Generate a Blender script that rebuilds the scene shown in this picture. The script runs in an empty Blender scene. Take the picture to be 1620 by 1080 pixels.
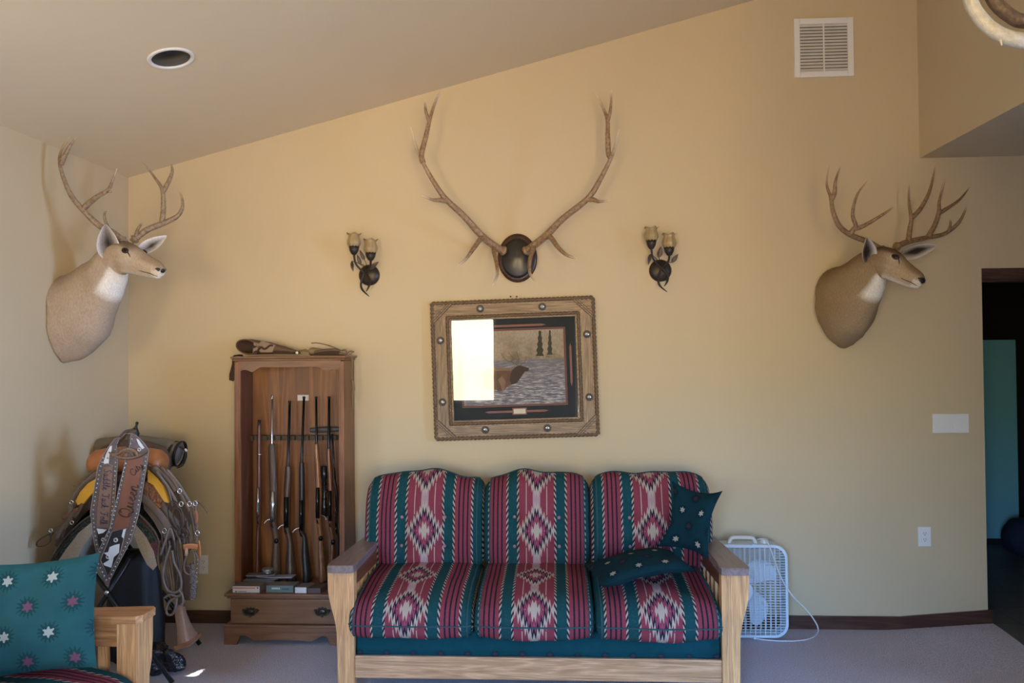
import bpy, bmesh, math, random
from math import sin, cos, pi, sqrt, radians, exp
from mathutils import Vector as V, Matrix, noise as mnoise
random.seed(7)
SC = bpy.context.scene
COL = SC.collection

# ------------------------------------------------------------------ camera
F_PX, YAW, PITCH, ROLL, DIST, HC = 1231.0, 0.05342, 0.0170, -0.00871, 4.911, 1.70
IW, IH = 1620, 1080
_fwd = V((-sin(YAW)*cos(PITCH), cos(YAW)*cos(PITCH), sin(PITCH)))
_r = V((cos(YAW), sin(YAW), 0)); _u = _r.cross(_fwd)
RIGHT = _r*cos(ROLL) + _u*sin(ROLL); UP = _u*cos(ROLL) - _r*sin(ROLL)
CAM = V((0, -DIST, HC))
def ray(px, py): return RIGHT*((px-IW/2)/F_PX) + UP*((IH/2-py)/F_PX) + _fwd
def at(px, py, Y):
    d = ray(px, py); return CAM + d*((Y-CAM.y)/d.y)
def atx(px, py, X):
    d = ray(px, py); return CAM + d*((X-CAM.x)/d.x)
def atz(px, py, Z):
    d = ray(px, py); return CAM + d*((Z-CAM.z)/d.z)
def mpp(Y): return (Y+DIST)/F_PX          # metres per pixel on the plane Y
cd = bpy.data.cameras.new('camera'); cam = bpy.data.objects.new('camera', cd); COL.objects.link(cam)
m = Matrix.Identity(4)
for i in range(3): m[i][0], m[i][1], m[i][2], m[i][3] = RIGHT[i], UP[i], -_fwd[i], CAM[i]
cam.matrix_world = m; cd.sensor_width = 36; cd.sensor_fit = 'HORIZONTAL'; cd.lens = F_PX*36/IW
cd.clip_start = .05; cd.clip_end = 300
SC.camera = cam

# ------------------------------------------------------------------ mesh builder
class MB:
    def __init__(s): s.v, s.f, s.uv, s.col, s.sm, s.mi = [], [], [], [], [], []; s.hasuv = False; s.hascol = False
    def add(s, vs, fs, smooth=True, uvs=None, cols=None, mi=0):
        b = len(s.v); s.v += [V(p) for p in vs]
        if cols is None: s.col += [(1, 1, 1)]*len(vs)
        else: s.col += [tuple(c) for c in cols]; s.hascol = True
        for i, f in enumerate(fs):
            s.f.append(tuple(b+k for k in f)); s.sm.append(smooth); s.mi.append(mi)
            if uvs is not None: s.uv.append(uvs[i]); s.hasuv = True
            else: s.uv.append([(0, 0)]*len(f))
        return s
    def xf(s, M):
        s.v = [M @ p for p in s.v]; return s
    def merge(s, o, mi=None):
        b = len(s.v); s.v += o.v; s.col += o.col
        s.f += [tuple(b+k for k in f) for f in o.f]; s.sm += o.sm; s.uv += o.uv
        s.mi += o.mi if mi is None else [mi]*len(o.f)
        s.hasuv |= o.hasuv; s.hascol |= o.hascol; return s
    def box(s, lo, hi, bev=.003, M=None, mi=0, seg=2):
        lo, hi = V(lo), V(hi); lo2 = V([min(lo[i], hi[i]) for i in range(3)]); hi2 = V([max(lo[i], hi[i]) for i in range(3)])
        c, d = (lo2+hi2)/2, hi2-lo2
        bm = bmesh.new(); bmesh.ops.create_cube(bm, size=1)
        bmesh.ops.scale(bm, vec=d, verts=bm.verts)
        b = min(bev, min(d)*.45)
        if b > 0: bmesh.ops.bevel(bm, geom=bm.edges[:], offset=b, segments=seg, affect='EDGES', profile=.5)
        vs = [v.co+c for v in bm.verts]
        if M is not None: vs = [M @ p for p in vs]
        bm.verts.index_update()
        s.add(vs, [[v.index for v in f.verts] for f in bm.faces], smooth=False, mi=mi); bm.free(); return s
    def prism(s, poly, off, mi=0, bev=0):
        n = len(poly); off = V(off); poly = [V(p) for p in poly]
        nrm = V((0, 0, 0))
        for i in range(n): nrm += poly[i].cross(poly[(i+1) % n])
        if nrm.dot(off) > 0: poly = poly[::-1]
        vs = poly + [p+off for p in poly]
        fs = [list(range(n)), list(range(2*n-1, n-1, -1))] + [[(i+1) % n, i, n+i, n+(i+1) % n] for i in range(n)]
        s.add(vs, fs, smooth=False, mi=mi); return s
    def sweep(s, pts, w, t=None, ref=None, seg=10, sub=6, closed=False, mi=0, cols=None, square=False, cap=True):
        """tube through pts; w,t half-sizes (scalars or per-point lists); ref = direction of the width axis"""
        pts = [V(p) for p in pts]; n = len(pts)
        W = list(w) if hasattr(w, '__len__') else [w]*n
        T = W if t is None else (list(t) if hasattr(t, '__len__') else [t]*n)
        P, WW, TT, CC = smooth(pts, [W, T] + ([list(c) for c in zip(*cols)] if cols else []), sub, closed)[0], None, None, None
        P, ex = smooth(pts, [W, T] + ([list(c) for c in zip(*cols)] if cols else []), sub, closed)
        WW, TT = ex[0], ex[1]; CC = list(zip(*ex[2:])) if cols else None
        N = len(P); tan = []
        for i in range(N):
            a = P[(i-1) % N] if closed else P[max(i-1, 0)]; b = P[(i+1) % N] if closed else P[min(i+1, N-1)]
            d = b-a; tan.append(d.normalized() if d.length > 1e-9 else V((0, 0, 1)))
        if square:
            prof = [(1, .55), (.9, 1), (-.9, 1), (-1, .55), (-1, -.55), (-.9, -1), (.9, -1), (1, -.55)]
        else: prof = [(cos(2*pi*k/seg), sin(2*pi*k/seg)) for k in range(seg)]
        seg = len(prof); vs, cs = [], []
        up = None
        for i in range(N):
            if ref is not None:
                rr = V(ref) if not callable(ref) else V(ref(i/max(1, N-1)))
                a = rr - tan[i]*rr.dot(tan[i])
                if a.length < 1e-4: a = tan[i].orthogonal()
            elif up is None: a = tan[i].orthogonal()
            else: a = up - tan[i]*up.dot(tan[i])
            a.normalize(); up = a; b = tan[i].cross(a)
            for (c, d) in prof:
                vs.append(P[i] + a*(c*WW[i]) + b*(d*TT[i]))
                if CC: cs.append(CC[i])
        fs = []
        for i in range(N if closed else N-1):
            j = (i+1) % N
            for k in range(seg): fs.append([i*seg+k, i*seg+(k+1) % seg, j*seg+(k+1) % seg, j*seg+k])
        if not closed and cap:
            fs.append(list(range(seg))[::-1]); fs.append([(N-1)*seg+k for k in range(seg)])
        s.add(vs, fs, smooth=not square, cols=cs if CC else None, mi=mi); return s
    def lathe(s, prof, c=(0, 0, 0), axis=(0, 0, 1), seg=32, mi=0, sx=1.0, sy=1.0, xref=None):
        ax = V(axis).normalized(); a = V(xref) if xref is not None else ax.orthogonal(); a = (a-ax*a.dot(ax)).normalized(); b = ax.cross(a); c = V(c)
        vs, fs, n = [], [], len(prof)
        for (r, h) in prof:
            for k in range(seg):
                th = 2*pi*k/seg; vs.append(c + a*(r*cos(th)*sx) + b*(r*sin(th)*sy) + ax*h)
        for i in range(n-1):
            for k in range(seg): fs.append([i*seg+k, i*seg+(k+1) % seg, (i+1)*seg+(k+1) % seg, (i+1)*seg+k])
        if prof[0][0] > 1e-6: fs.append(list(range(seg))[::-1])
        if prof[-1][0] > 1e-6: fs.append([(n-1)*seg+k for k in range(seg)])
        s.add(vs, fs, mi=mi); return s
    def ball(s, c, r, M=None, mi=0, seg=16):
        r = V(r) if hasattr(r, '__len__') else V((r, r, r)); c = V(c); vs, fs = [], []; n = seg//2
        for i in range(n+1):
            ph = pi*i/n
            for k in range(seg):
                p = V((sin(ph)*cos(2*pi*k/seg)*r.x, sin(ph)*sin(2*pi*k/seg)*r.y, cos(ph)*r.z))
                if M is not None: p = M @ p
                vs.append(c+p)
        for i in range(n):
            for k in range(seg): fs.append([i*seg+k, (i+1)*seg+k, (i+1)*seg+(k+1) % seg, i*seg+(k+1) % seg])
        s.add(vs, fs, mi=mi); return s
    def rings(s, rings, cols=None, cap=True, mi=0, close=True):
        n = len(rings[0]); vs = [p for r in rings for p in r]; fs = []
        for i in range(len(rings)-1):
            for k in range(n if close else n-1): fs.append([i*n+k, i*n+(k+1) % n, (i+1)*n+(k+1) % n, (i+1)*n+k])
        if cap: fs.append(list(range(n))[::-1]); fs.append([(len(rings)-1)*n+k for k in range(n)])
        s.add(vs, fs, cols=[c for r in cols for c in r] if cols else None, mi=mi); return s
def catm(a, b, c, d, t):
    return ((b*2) + (c-a)*t + (a*2-b*5+c*4-d)*t*t + (b*3-a-c*3+d)*t*t*t)*.5
def smooth(pts, extra, sub, closed=False):
    n = len(pts); P = []; E = [[] for _ in extra]
    if n == 2 or sub <= 1: return list(pts), [list(e) for e in extra]
    cnt = n if closed else n-1
    g = (lambda i: i % n) if closed else (lambda i: min(max(i, 0), n-1))
    for i in range(cnt):
        for j in range(sub):
            t = j/sub
            P.append(catm(pts[g(i-1)], pts[g(i)], pts[g(i+1)], pts[g(i+2)], t))
            for e, o in zip(extra, E): o.append(e[g(i)]*(1-t)+e[g(i+1)]*t)
    if not closed:
        P.append(pts[-1])
        for e, o in zip(extra, E): o.append(e[-1])
    return P, E

# ------------------------------------------------------------------ objects
def tag(o, label=None, cat=None, group=None, kind=None):
    for k, v in (('label', label), ('category', cat), ('group', group), ('kind', kind)):
        if v: o[k] = v
    return o
def obj(name, mb, mats, parent=None, label=None, cat=None, group=None, kind=None, local=False):
    me = bpy.data.meshes.new(name)
    off = V((0, 0, 0))
    if parent is not None and not local: off = wloc(parent)
    me.from_pydata([tuple(p-off) for p in mb.v], [], mb.f)
    if not isinstance(mats, (list, tuple)): mats = [mats]
    for mt in mats: me.materials.append(mt)
    for p, sm, mi in zip(me.polygons, mb.sm, mb.mi): p.use_smooth = sm; p.material_index = mi
    if mb.hasuv:
        ul = me.uv_layers.new(name='UVMap'); i = 0
        for u in mb.uv:
            for q in u: ul.data[i].uv = q; i += 1
    if mb.hascol:
        ca = me.color_attributes.new('Col', 'FLOAT_COLOR', 'POINT')
        for i, c in enumerate(mb.col): ca.data[i].color = (c[0], c[1], c[2], 1)
    me.validate(); me.update()
    o = bpy.data.objects.new(name, me); COL.objects.link(o)
    if parent is not None: o.parent = parent
    return tag(o, label, cat, group, kind)
def wloc(o):
    p = V(o.location); q = o.parent
    while q is not None: p = p + V(q.location); q = q.parent
    return p
def thing(name, loc, label, cat, group=None, rz=0):
    o = bpy.data.objects.new(name, None); COL.objects.link(o); o.location = loc; o.rotation_euler = (0, 0, rz)
    o.empty_display_size = .05
    return tag(o, label, cat, group)

# ------------------------------------------------------------------ materials
class NT:
    def __init__(s, name):
        s.mat = bpy.data.materials.new(name); s.mat.use_nodes = True; s.t = s.mat.node_tree
        s.b = s.t.nodes['Principled BSDF']
    def n(s, typ, **kw):
        nd = s.t.nodes.new(typ)
        for k, v in kw.items(): setattr(nd, k, v)
        return nd
    def put(s, sock, v):
        if isinstance(v, bpy.types.NodeSocket): s.t.links.new(v, sock)
        elif hasattr(v, '__len__') and len(v) == 3 and sock.type == 'RGBA': sock.default_value = (*v, 1)
        else: sock.default_value = v
    def m(s, op, a, b=0.0, c=0.0):
        nd = s.n('ShaderNodeMath', operation=op)
        for i, v in enumerate((a, b, c)): s.put(nd.inputs[i], v)
        return nd.outputs[0]
    def mix(s, f, a, b, blend='MIX'):
        nd = s.n('ShaderNodeMix', data_type='RGBA', blend_type=blend)
        s.put(nd.inputs[0], f); s.put(nd.inputs[6], a); s.put(nd.inputs[7], b); return nd.outputs[2]
    def coord(s, kind='Object', scale=(1, 1, 1), rot=(0, 0, 0)):
        tc = s.n('ShaderNodeTexCoord'); mp = s.n('ShaderNodeMapping')
        s.t.links.new(tc.outputs[kind], mp.inputs[0]); mp.inputs['Scale'].default_value = scale; mp.inputs['Rotation'].default_value = rot
        return mp.outputs[0]
    def noise(s, vec, scale=5, detail=4, rough=.5, dist=0):
        nd = s.n('ShaderNodeTexNoise'); s.put(nd.inputs['Vector'], vec)
        nd.inputs['Scale'].default_value = scale; nd.inputs['Detail'].default_value = detail; nd.inputs['Roughness'].default_value = rough
        nd.inputs['Distortion'].default_value = dist; return nd.outputs[0]
    def voro(s, vec, scale=5, out=0, feature='F1'):
        nd = s.n('ShaderNodeTexVoronoi', feature=feature); s.put(nd.inputs['Vector'], vec); nd.inputs['Scale'].default_value = scale; return nd.outputs[out]
    def ramp(s, f, stops, const=False):
        nd = s.n('ShaderNodeValToRGB'); cr = nd.color_ramp
        if const: cr.interpolation = 'CONSTANT'
        while len(cr.elements) < len(stops): cr.elements.new(.5)
        for e, (p, c) in zip(cr.elements, stops): e.position = p; e.color = (*c, 1)
        s.put(nd.inputs[0], f); return nd.outputs[0]
    def bump(s, h, strength=.2, dist=.002, normal=None):
        nd = s.n('ShaderNodeBump'); s.put(nd.inputs['Height'], h); nd.inputs['Strength'].default_value = strength; nd.inputs['Distance'].default_value = dist
        s.t.links.new(nd.outputs[0], s.b.inputs['Normal']); return nd.outputs[0]
    def out(s, col=None, rough=None, metal=None, spec=None):
        if col is not None: s.put(s.b.inputs['Base Color'], col)
        if rough is not None: s.put(s.b.inputs['Roughness'], rough)
        if metal is not None: s.put(s.b.inputs['Metallic'], metal)
        if spec is not None: s.put(s.b.inputs['Specular IOR Level'], spec)
        return s.mat
def plain(name, col, rough=.6, metal=0, var=.12, scale=12, bump=0, bscale=60, spec=None):
    g = NT(name); co = g.coord('Object')
    nz = g.noise(co, scale, 4)
    c = g.mix(nz, tuple(x*(1-var) for x in col), tuple(min(1, x*(1+var)) for x in col))
    if bump: g.bump(g.noise(co, bscale, 3), bump, .003)
    return g.out(c, rough, metal, spec)
def wood(name, c1, c2, axis=0, rough=.45, ring=9, pore=1.0, dark=None):
    g = NT(name); sc = [ring*2.2]*3; sc[axis] = ring*.14
    co = g.coord('Object', tuple(sc)); n1 = g.noise(co, 1.0, 3, .55, .6)
    bands = g.m('FRACT', g.m('MULTIPLY', n1, 7.0)); bands = g.m('ABSOLUTE', g.m('SUBTRACT', bands, .5)); bands = g.m('MULTIPLY', bands, 2.0)
    sc2 = [420]*3; sc2[axis] = 9
    fine = g.noise(g.coord('Object', tuple(sc2)), 1.0, 2)
    c = g.mix(g.m('POWER', bands, 1.6), c2, c1)
    dk = dark or tuple(x*.55 for x in c2)
    pf = g.m('MULTIPLY', g.m('SUBTRACT', .46, fine), 4.0*pore); pf = g.m('MAXIMUM', pf, 0.0)
    c = g.mix(g.m('MINIMUM', pf, .8), c, dk)
    sc3 = [95]*3; sc3[axis] = 2.2
    st = g.noise(g.coord('Object', tuple(sc3)), 1.0, 3, .6, .3); sf = g.m('MINIMUM', g.m('MAXIMUM', g.m('MULTIPLY', g.m('SUBTRACT', .44, st), 7.0), 0.0), .55*min(1, pore))
    c = g.mix(sf, c, dk)
    g.bump(fine, .08, .001)
    return g.out(c, rough)
def attr_mat(name, rough=.8, bscale=180, bump=.4, stretch=(1, 1, 1), var=.25, spec=None, nscale=40, bdist=.004):
    g = NT(name); at_ = g.n('ShaderNodeVertexColor', layer_name='Col')
    co = g.coord('Object', stretch); nz = g.noise(co, nscale, 5, .65)
    f = g.m('ADD', g.m('MULTIPLY', g.m('SUBTRACT', nz, .5), var*2), 1.0)
    c = g.mix(1.0, at_.outputs[0], f, 'MULTIPLY')
    if bump: g.bump(g.noise(co, bscale, 4, .7), bump, bdist)
    return g.out(c, rough, 0, spec)
# ------------------------------------------------------------------ setting
def paint(name, col):
    g = NT(name); co = g.coord('Object')
    c = g.mix(g.noise(co, 1.3, 3), tuple(x*.96 for x in col), tuple(x*1.04 for x in col))
    g.bump(g.noise(co, 220, 3), .06, .001); return g.out(c, .62, 0, .3)
PAINT = paint('tan wall paint', (.56, .46, .285))
DIM = paint('dark unseen wall', (.11, .10, .095))  # for unseen walls, darkened to cut bounced light in the room
CEIL = paint('tan ceiling paint', (.69, .59, .40))
XL, XD, XS, XR, YF = -2.757, 2.624, 2.266, 5.6, -7.7
ZS = 2.891
def zc(x): return 2.875 + .2556*(x-XL)
# back wall with the doorway cut out (the wall stops at XD, header above the doorway)
mb = MB()
pl = [(XL-.12, 0, -.05), (XD, 0, -.05), (XD, 0, 2.205), (3.62, 0, 2.205), (3.62, 0, -.05), (XR, 0, -.05), (XR, 0, ZS+.02), (XS+.05, 0, ZS+.02), (XS+.05, 0, zc(XS+.05)+.03), (XL-.12, 0, zc(XL-.12)+.03)]
mb.prism(pl, (0, .13, 0)); obj('wall_back', mb, PAINT, kind='structure')
# left wall with a side window opening (outside the frame)
LWY0, LWY1, LWZ0, LWZ1 = -2.98, -2.40, 1.36, 1.9
mb = MB()
for lo, hi in (((XL-.12, YF, -.05), (XL, LWY0, 2.9)), ((XL-.12, LWY1, -.05), (XL, 0, 2.9)), ((XL-.12, LWY0, -.05), (XL, LWY1, LWZ0)), ((XL-.12, LWY0, LWZ1), (XL, LWY1, 2.9))):
    mb.box(lo, hi, 0)
obj('wall_left', mb, PAINT, kind='structure')
# front wall (behind the camera) with two window openings
WIN = [(-1.98, -.93, .92, 2.36), (.34, 2.15, .25, 2.58)]
mb = MB()
xs = [XL-.12, WIN[0][0], WIN[0][1], WIN[1][0], WIN[1][1], XR+.12]
for i in range(5):
    if i in (1, 3):
        w = WIN[(i-1)//2]
        mb.box((xs[i], YF-.12, -.05), (xs[i+1], YF, w[2]), 0); mb.box((xs[i], YF-.12, w[3]), (xs[i+1], YF, 5.1), 0)
    else: mb.box((xs[i], YF-.12, -.05), (xs[i+1], YF, 5.1), 0)
obj('wall_front', mb, DIM, kind='structure')
RWY0, RWY1, RWZ0, RWZ1 = -4.3, -2.3, .35, 2.78
mb = MB()
for lo, hi in (((XR, YF, -.05), (XR+.12, RWY0, ZS+.1)), ((XR, RWY1, -.05), (XR+.12, 3.0, ZS+.1)), ((XR, RWY0, -.05), (XR+.12, RWY1, RWZ0)), ((XR, RWY0, RWZ1), (XR+.12, RWY1, ZS+.1))): mb.box(lo, hi, 0)
obj('wall_right', mb, DIM, kind='structure')
mb = MB(); mb.box((3.66, -2.3, -.02), (3.78, 0, ZS), .004); obj('wall_added_fin', mb, DIM, kind='structure')  # unseen fin added to keep right-window light off the back wall
mb = MB(); mb.box((1.16, -5.32, -.02), (XR, -5.2, 5.1), .004); obj('wall_added_block', mb, DIM, kind='structure')  # unseen wall added to block window light and darken the right side
# soffit block on the far side of the vaulted ceiling
mb = MB(); mb.prism([(XS, YF, ZS), (XR, YF, ZS), (XR, YF, zc(XR)+.02), (XS, YF, zc(XS)+.02)], (0, -YF, 0)); obj('wall_soffit', mb, PAINT, kind='structure')
# sloped ceiling with a round hole for the recessed light
def ceil_hit(px, py):
    d = ray(px, py); t = (2.875 - .2556*XL*1 + .2556*CAM.x - CAM.z)
    k = (2.875 + .2556*(CAM.x-XL) - CAM.z)/(d.z - .2556*d.x); return CAM + d*k
RL = ceil_hit(270.5, 92); RLR = 30*( (RL-CAM).dot(_fwd) )/F_PX
mb = MB(); hs = RLR*1.6; x0, x1, y0, y1 = RL.x-hs, RL.x+hs, RL.y-hs, RL.y+hs
def cq(a, b, c, d): mb.add([(x, y, zc(x)) for x, y in ((a, c), (b, c), (b, d), (a, d))], [[0, 3, 2, 1]], smooth=False)
XA, XB = XL-.12, XS+.1
cq(XA, x0, YF, .1); cq(x1, XB, YF, .1); cq(x0, x1, YF, y0); cq(x0, x1, y1, .1)
vs, fs = [], []
for k in range(32):
    th = 2*pi*(k+.5)/32; c, s_ = cos(th), sin(th); q = hs/max(abs(c), abs(s_))
    x, y = RL.x+RLR*c, RL.y+RLR*s_; vs.append((x, y, zc(x)))
    x, y = RL.x+q*c, RL.y+q*s_; vs.append((x, y, zc(x)))
for k in range(32): a, b = 2*k, 2*((k+1) % 32); fs.append([a, b, b+1, a+1])
mb.add(vs, fs, smooth=False)
corner = [(x0, y0), (x1, y0), (x1, y1), (x0, y1)]
for (x, y) in corner:                       # close the four little corner triangles of the ring
    ang = math.atan2(y-RL.y, x-RL.x) % (2*pi); k = int(ang/(2*pi)*32-.5) % 32
    a, b = vs[2*k+1], vs[2*((k+1) % 32)+1]; mb.add([a, b, (x, y, zc(x))], [[0, 1, 2]], smooth=False)
n0 = len(mb.v); mb2 = MB(); mb2.v = [p+V((0, 0, .1)) for p in mb.v]
# thickness: a second skin above keeps daylight out
x_a, x_b = XA, XB
mb.add([(x, y, zc(x)+.35) for x, y in ((x_a, YF-.1), (x_b, YF-.1), (x_b, .1), (x_a, .1))], [[0, 1, 2, 3]], smooth=False)
obj('ceiling', mb, CEIL, kind='structure')
# carpet, rising slightly towards the doorway corner
def sst(t): t = min(max(t, 0), 1); return t*t*(3-2*t)
def ramp_z(x, y): return .046*min(max((x-2.03)/.6, 0), 1)*sst((y+.75)/.75)
g = NT('mauve carpet'); co = g.coord('Object')
n1 = g.ramp(g.noise(co, 150, 3, .7), [(.36, (0, 0, 0)), (.64, (1, 1, 1))]); n2 = g.noise(co, 3.2, 4); n3 = g.noise(co, 42, 3)
c = g.mix(n1, (.34, .315, .35), (.74, .72, .78)); c = g.mix(g.m('MULTIPLY', n2, .55), c, (.44, .39, .41)); c = g.mix(g.m('MULTIPLY', n3, .35), c, (.56, .52, .55))
g.bump(g.m('ADD', n1, n3), .6, .006); CARPET = g.out(c, .95, 0, .1)
mb = MB(); NX, NY = 60, 60; XE = 2.645
gx = [XL-.1+(XE-XL+.1)*i/NX for i in range(NX+1)]; gy = [YF+(0-YF+.02)*(1-(1-j/NY)**2) for j in range(NY+1)]
mb.add([(x, y, ramp_z(x, y)) for y in gy for x in gx], [[j*(NX+1)+i, j*(NX+1)+i+1, (j+1)*(NX+1)+i+1, (j+1)*(NX+1)+i] for j in range(NY) for i in range(NX)])
mb.box((XL-.1, YF, -.08), (XE, .02, -.02), 0)
obj('floor', mb, CARPET, kind='structure')
g = NT('dark hallway vinyl'); co = g.coord('Object', (3.2, 3.2, 3.2))
br = g.n('ShaderNodeTexBrick'); g.put(br.inputs[0], co); br.offset = 0; br.inputs['Color1'].default_value = (.085, .085, .08, 1); br.inputs['Color2'].default_value = (.10, .098, .09, 1); br.inputs['Mortar'].default_value = (.03, .03, .03, 1)
br.inputs['Scale'].default_value = 1; br.inputs['Mortar Size'].default_value = .012; br.inputs['Brick Width'].default_value = 1; br.inputs['Row Height'].default_value = 1
VINYL = g.out(br.outputs[0], .5)
mb = MB()
for j in range(12):
    ya, yb = -1.0+j/12, -1.0+(j+1)/12; za, zb = .043*sst((ya+.75)/.75), .043*sst((yb+.75)/.75)
    mb.add([(XE, ya, za), (XR, ya, za), (XR, yb, zb), (XE, yb, zb)], [[0, 1, 2, 3]])
mb.add([(XE, YF, 0), (XR, YF, 0), (XR, -1, 0), (XE, -1, 0)], [[0, 1, 2, 3]]); mb.add([(XE-.1, 0, .043), (XR, 0, .043), (XR, 3, .043), (XE-.1, 3, .043)], [[0, 1, 2, 3]])
mb.box((XE, YF, -.08), (XR, 3.0, -.02), 0)
obj('floor_hall', mb, VINYL, kind='structure')
# hallway behind the doorway
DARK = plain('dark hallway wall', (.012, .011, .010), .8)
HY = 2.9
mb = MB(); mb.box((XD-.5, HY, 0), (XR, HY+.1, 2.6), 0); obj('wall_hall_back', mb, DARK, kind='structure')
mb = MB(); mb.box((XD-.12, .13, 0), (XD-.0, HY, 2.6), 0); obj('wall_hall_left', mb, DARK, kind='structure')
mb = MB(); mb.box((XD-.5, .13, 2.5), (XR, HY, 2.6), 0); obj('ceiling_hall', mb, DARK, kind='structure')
TEAL = plain('pale teal panel paint', (.24, .60, .62), .5, var=.04)
a = at(1540, 848, 2.0); b = at(1607, 537, 2.0); b2 = at(1613, 848, 2.0)
mb = MB(); mb.box((a.x, 2.0, .043), (b.x, 2.08, b.z), .004); obj('wall_hall_partition', mb, TEAL, kind='structure')
mb = MB(); mb.box((a.x, 1.985, .043), (b.x, 2.0, .09), .002); obj('baseboard_hall', mb, DARK, kind='structure')
# door header trim and baseboards
WALNUT = wood('dark red brown trim wood', (.10, .045, .026), (.055, .022, .013), 0, .4, 6)
h0, h1 = at(1552, 421, 0).z, at(1552, 442, 0).z
mb = MB(); mb.box((XD, .02, h1), (3.62, .115, h0-.002), .003); mb.box((XD, .012, h1+.022), (3.62, .03, h0-.002), .006); mb.box((XD, .03, h1-.012), (3.62, .1, h1), .002)
obj('trim_1', mb, WALNUT, kind='structure')
mb = MB(); zb = at(1250, 974, -.015).z
mb.box((XL, -.015, -.01), (at(1425, 985, 0).x, 0, zb), .004); obj('baseboard_back', mb, WALNUT, kind='structure')
xk = at(1425, 985, 0).x; xe = XD+.02
mb = MB(); mb.prism([(xk, -.015, -.01), (xe, -.015, .032), (xe, -.015, zb+.046), (xk, -.015, zb)], (0, .015, 0)); obj('baseboard_right', mb, WALNUT, kind='structure')
mb = MB(); mb.box((XL, YF, -.01), (XL+.015, -.016, zb), .004); obj('baseboard_left', mb, WALNUT, kind='structure')
# window frames behind the camera and at the side
WFR = plain('white window frame', (.75, .75, .72), .4)
for i, (xa, xb, za, zb_) in enumerate(WIN):
    mb = MB(); y = YF-.06; t = .045
    for lo, hi in (((xa, y-.05, za), (xa+t, y+.08, zb_)), ((xb-t, y-.05, za), (xb, y+.08, zb_)), ((xa, y-.05, za), (xb, y+.1, za+t)), ((xa, y-.05, zb_-t), (xb, y+.08, zb_))) + (((((xa+xb)/2-.02, y-.03, za), ((xa+xb)/2+.02, y+.03, zb_)),) if i else ()):
        mb.box(lo, hi, .003)
    obj('window_%d' % (i+1), mb, WFR, kind='structure')
mb = MB(); x = XL-.06; t = .045
for lo, hi in (((x-.05, LWY0, LWZ0), (x+.05, LWY0+t, LWZ1)), ((x-.05, LWY1-t, LWZ0), (x+.05, LWY1, LWZ1)), ((x-.05, LWY0, LWZ0), (x+.05, LWY1, LWZ0+t)), ((x-.05, LWY0, LWZ1-t), (x+.05, LWY1, LWZ1))): mb.box(lo, hi, .003)
obj('window_3', mb, WFR, kind='structure')

mb = MB(); x = XR+.06
for lo, hi in (((x-.05, RWY0, RWZ0), (x+.05, RWY0+t, RWZ1)), ((x-.05, RWY1-t, RWZ0), (x+.05, RWY1, RWZ1)), ((x-.05, RWY0, RWZ0), (x+.05, RWY1, RWZ0+t)), ((x-.05, RWY0, RWZ1-t), (x+.05, RWY1, RWZ1)), ((x-.03, (RWY0+RWY1)/2-.02, RWZ0), (x+.03, (RWY0+RWY1)/2+.02, RWZ1))): mb.box(lo, hi, .003)
obj('window_4', mb, WFR, kind='structure')  # unseen window added to brighten and cool the left wall

# ------------------------------------------------------------------ light: sky and sunlit ground through the windows
w = bpy.data.worlds.new('World'); SC.world = w; w.use_nodes = True; t = w.node_tree
bg = t.nodes['Background']; tc = t.nodes.new('ShaderNodeTexCoord'); sp = t.nodes.new('ShaderNodeSeparateXYZ'); t.links.new(tc.outputs['Generated'], sp.inputs[0])
mp = t.nodes.new('ShaderNodeMapRange'); mp.inputs[1].default_value = -1; mp.inputs[2].default_value = 1; t.links.new(sp.outputs[2], mp.inputs[0])
cr = t.nodes.new('ShaderNodeValToRGB'); t.links.new(mp.outputs[0], cr.inputs[0])
el = cr.color_ramp.elements
stops = [(0.0, (.66, .46, .26)), (.44, (1.22, .88, .50)), (.488, (1.18, .90, .52)), (.502, (1.02, 1.02, .62)), (.535, (.98, 1.0, .68)), (.545, (.66, .90, 1.15)), (.56, (.76, 1.46, 2.9)), (.7, (.60, 1.26, 2.8)), (1.0, (.32, .72, 1.7))]
# unseen ridge band added towards this side, dimming light on the lower left
cr3 = t.nodes.new('ShaderNodeValToRGB'); t.links.new(mp.outputs[0], cr3.inputs[0]); e3 = cr3.color_ramp.elements
stops3 = [(0.0, (.50, .36, .21)), (.44, (.90, .66, .38)), (.50, (.88, .66, .37)), (.525, (.62, .50, .32)), (.54, (.22, .22, .18)), (.62, (.24, .26, .26)), (.65, (.50, .90, 1.6)), (1.0, (.32, .72, 1.7))]
while len(e3) < len(stops3): e3.new(.5)
for e, (p, c) in zip(e3, stops3): e.position = p; e.color = (*c, 1)
mr3 = t.nodes.new('ShaderNodeMapRange'); mr3.inputs[1].default_value = -.04; mr3.inputs[2].default_value = .10; t.links.new(sp.outputs[0], mr3.inputs[0])
mx3 = t.nodes.new('ShaderNodeMix'); mx3.data_type = 'RGBA'; t.links.new(mr3.outputs[0], mx3.inputs[0]); t.links.new(cr.outputs[0], mx3.inputs[6]); t.links.new(cr3.outputs[0], mx3.inputs[7])
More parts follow.
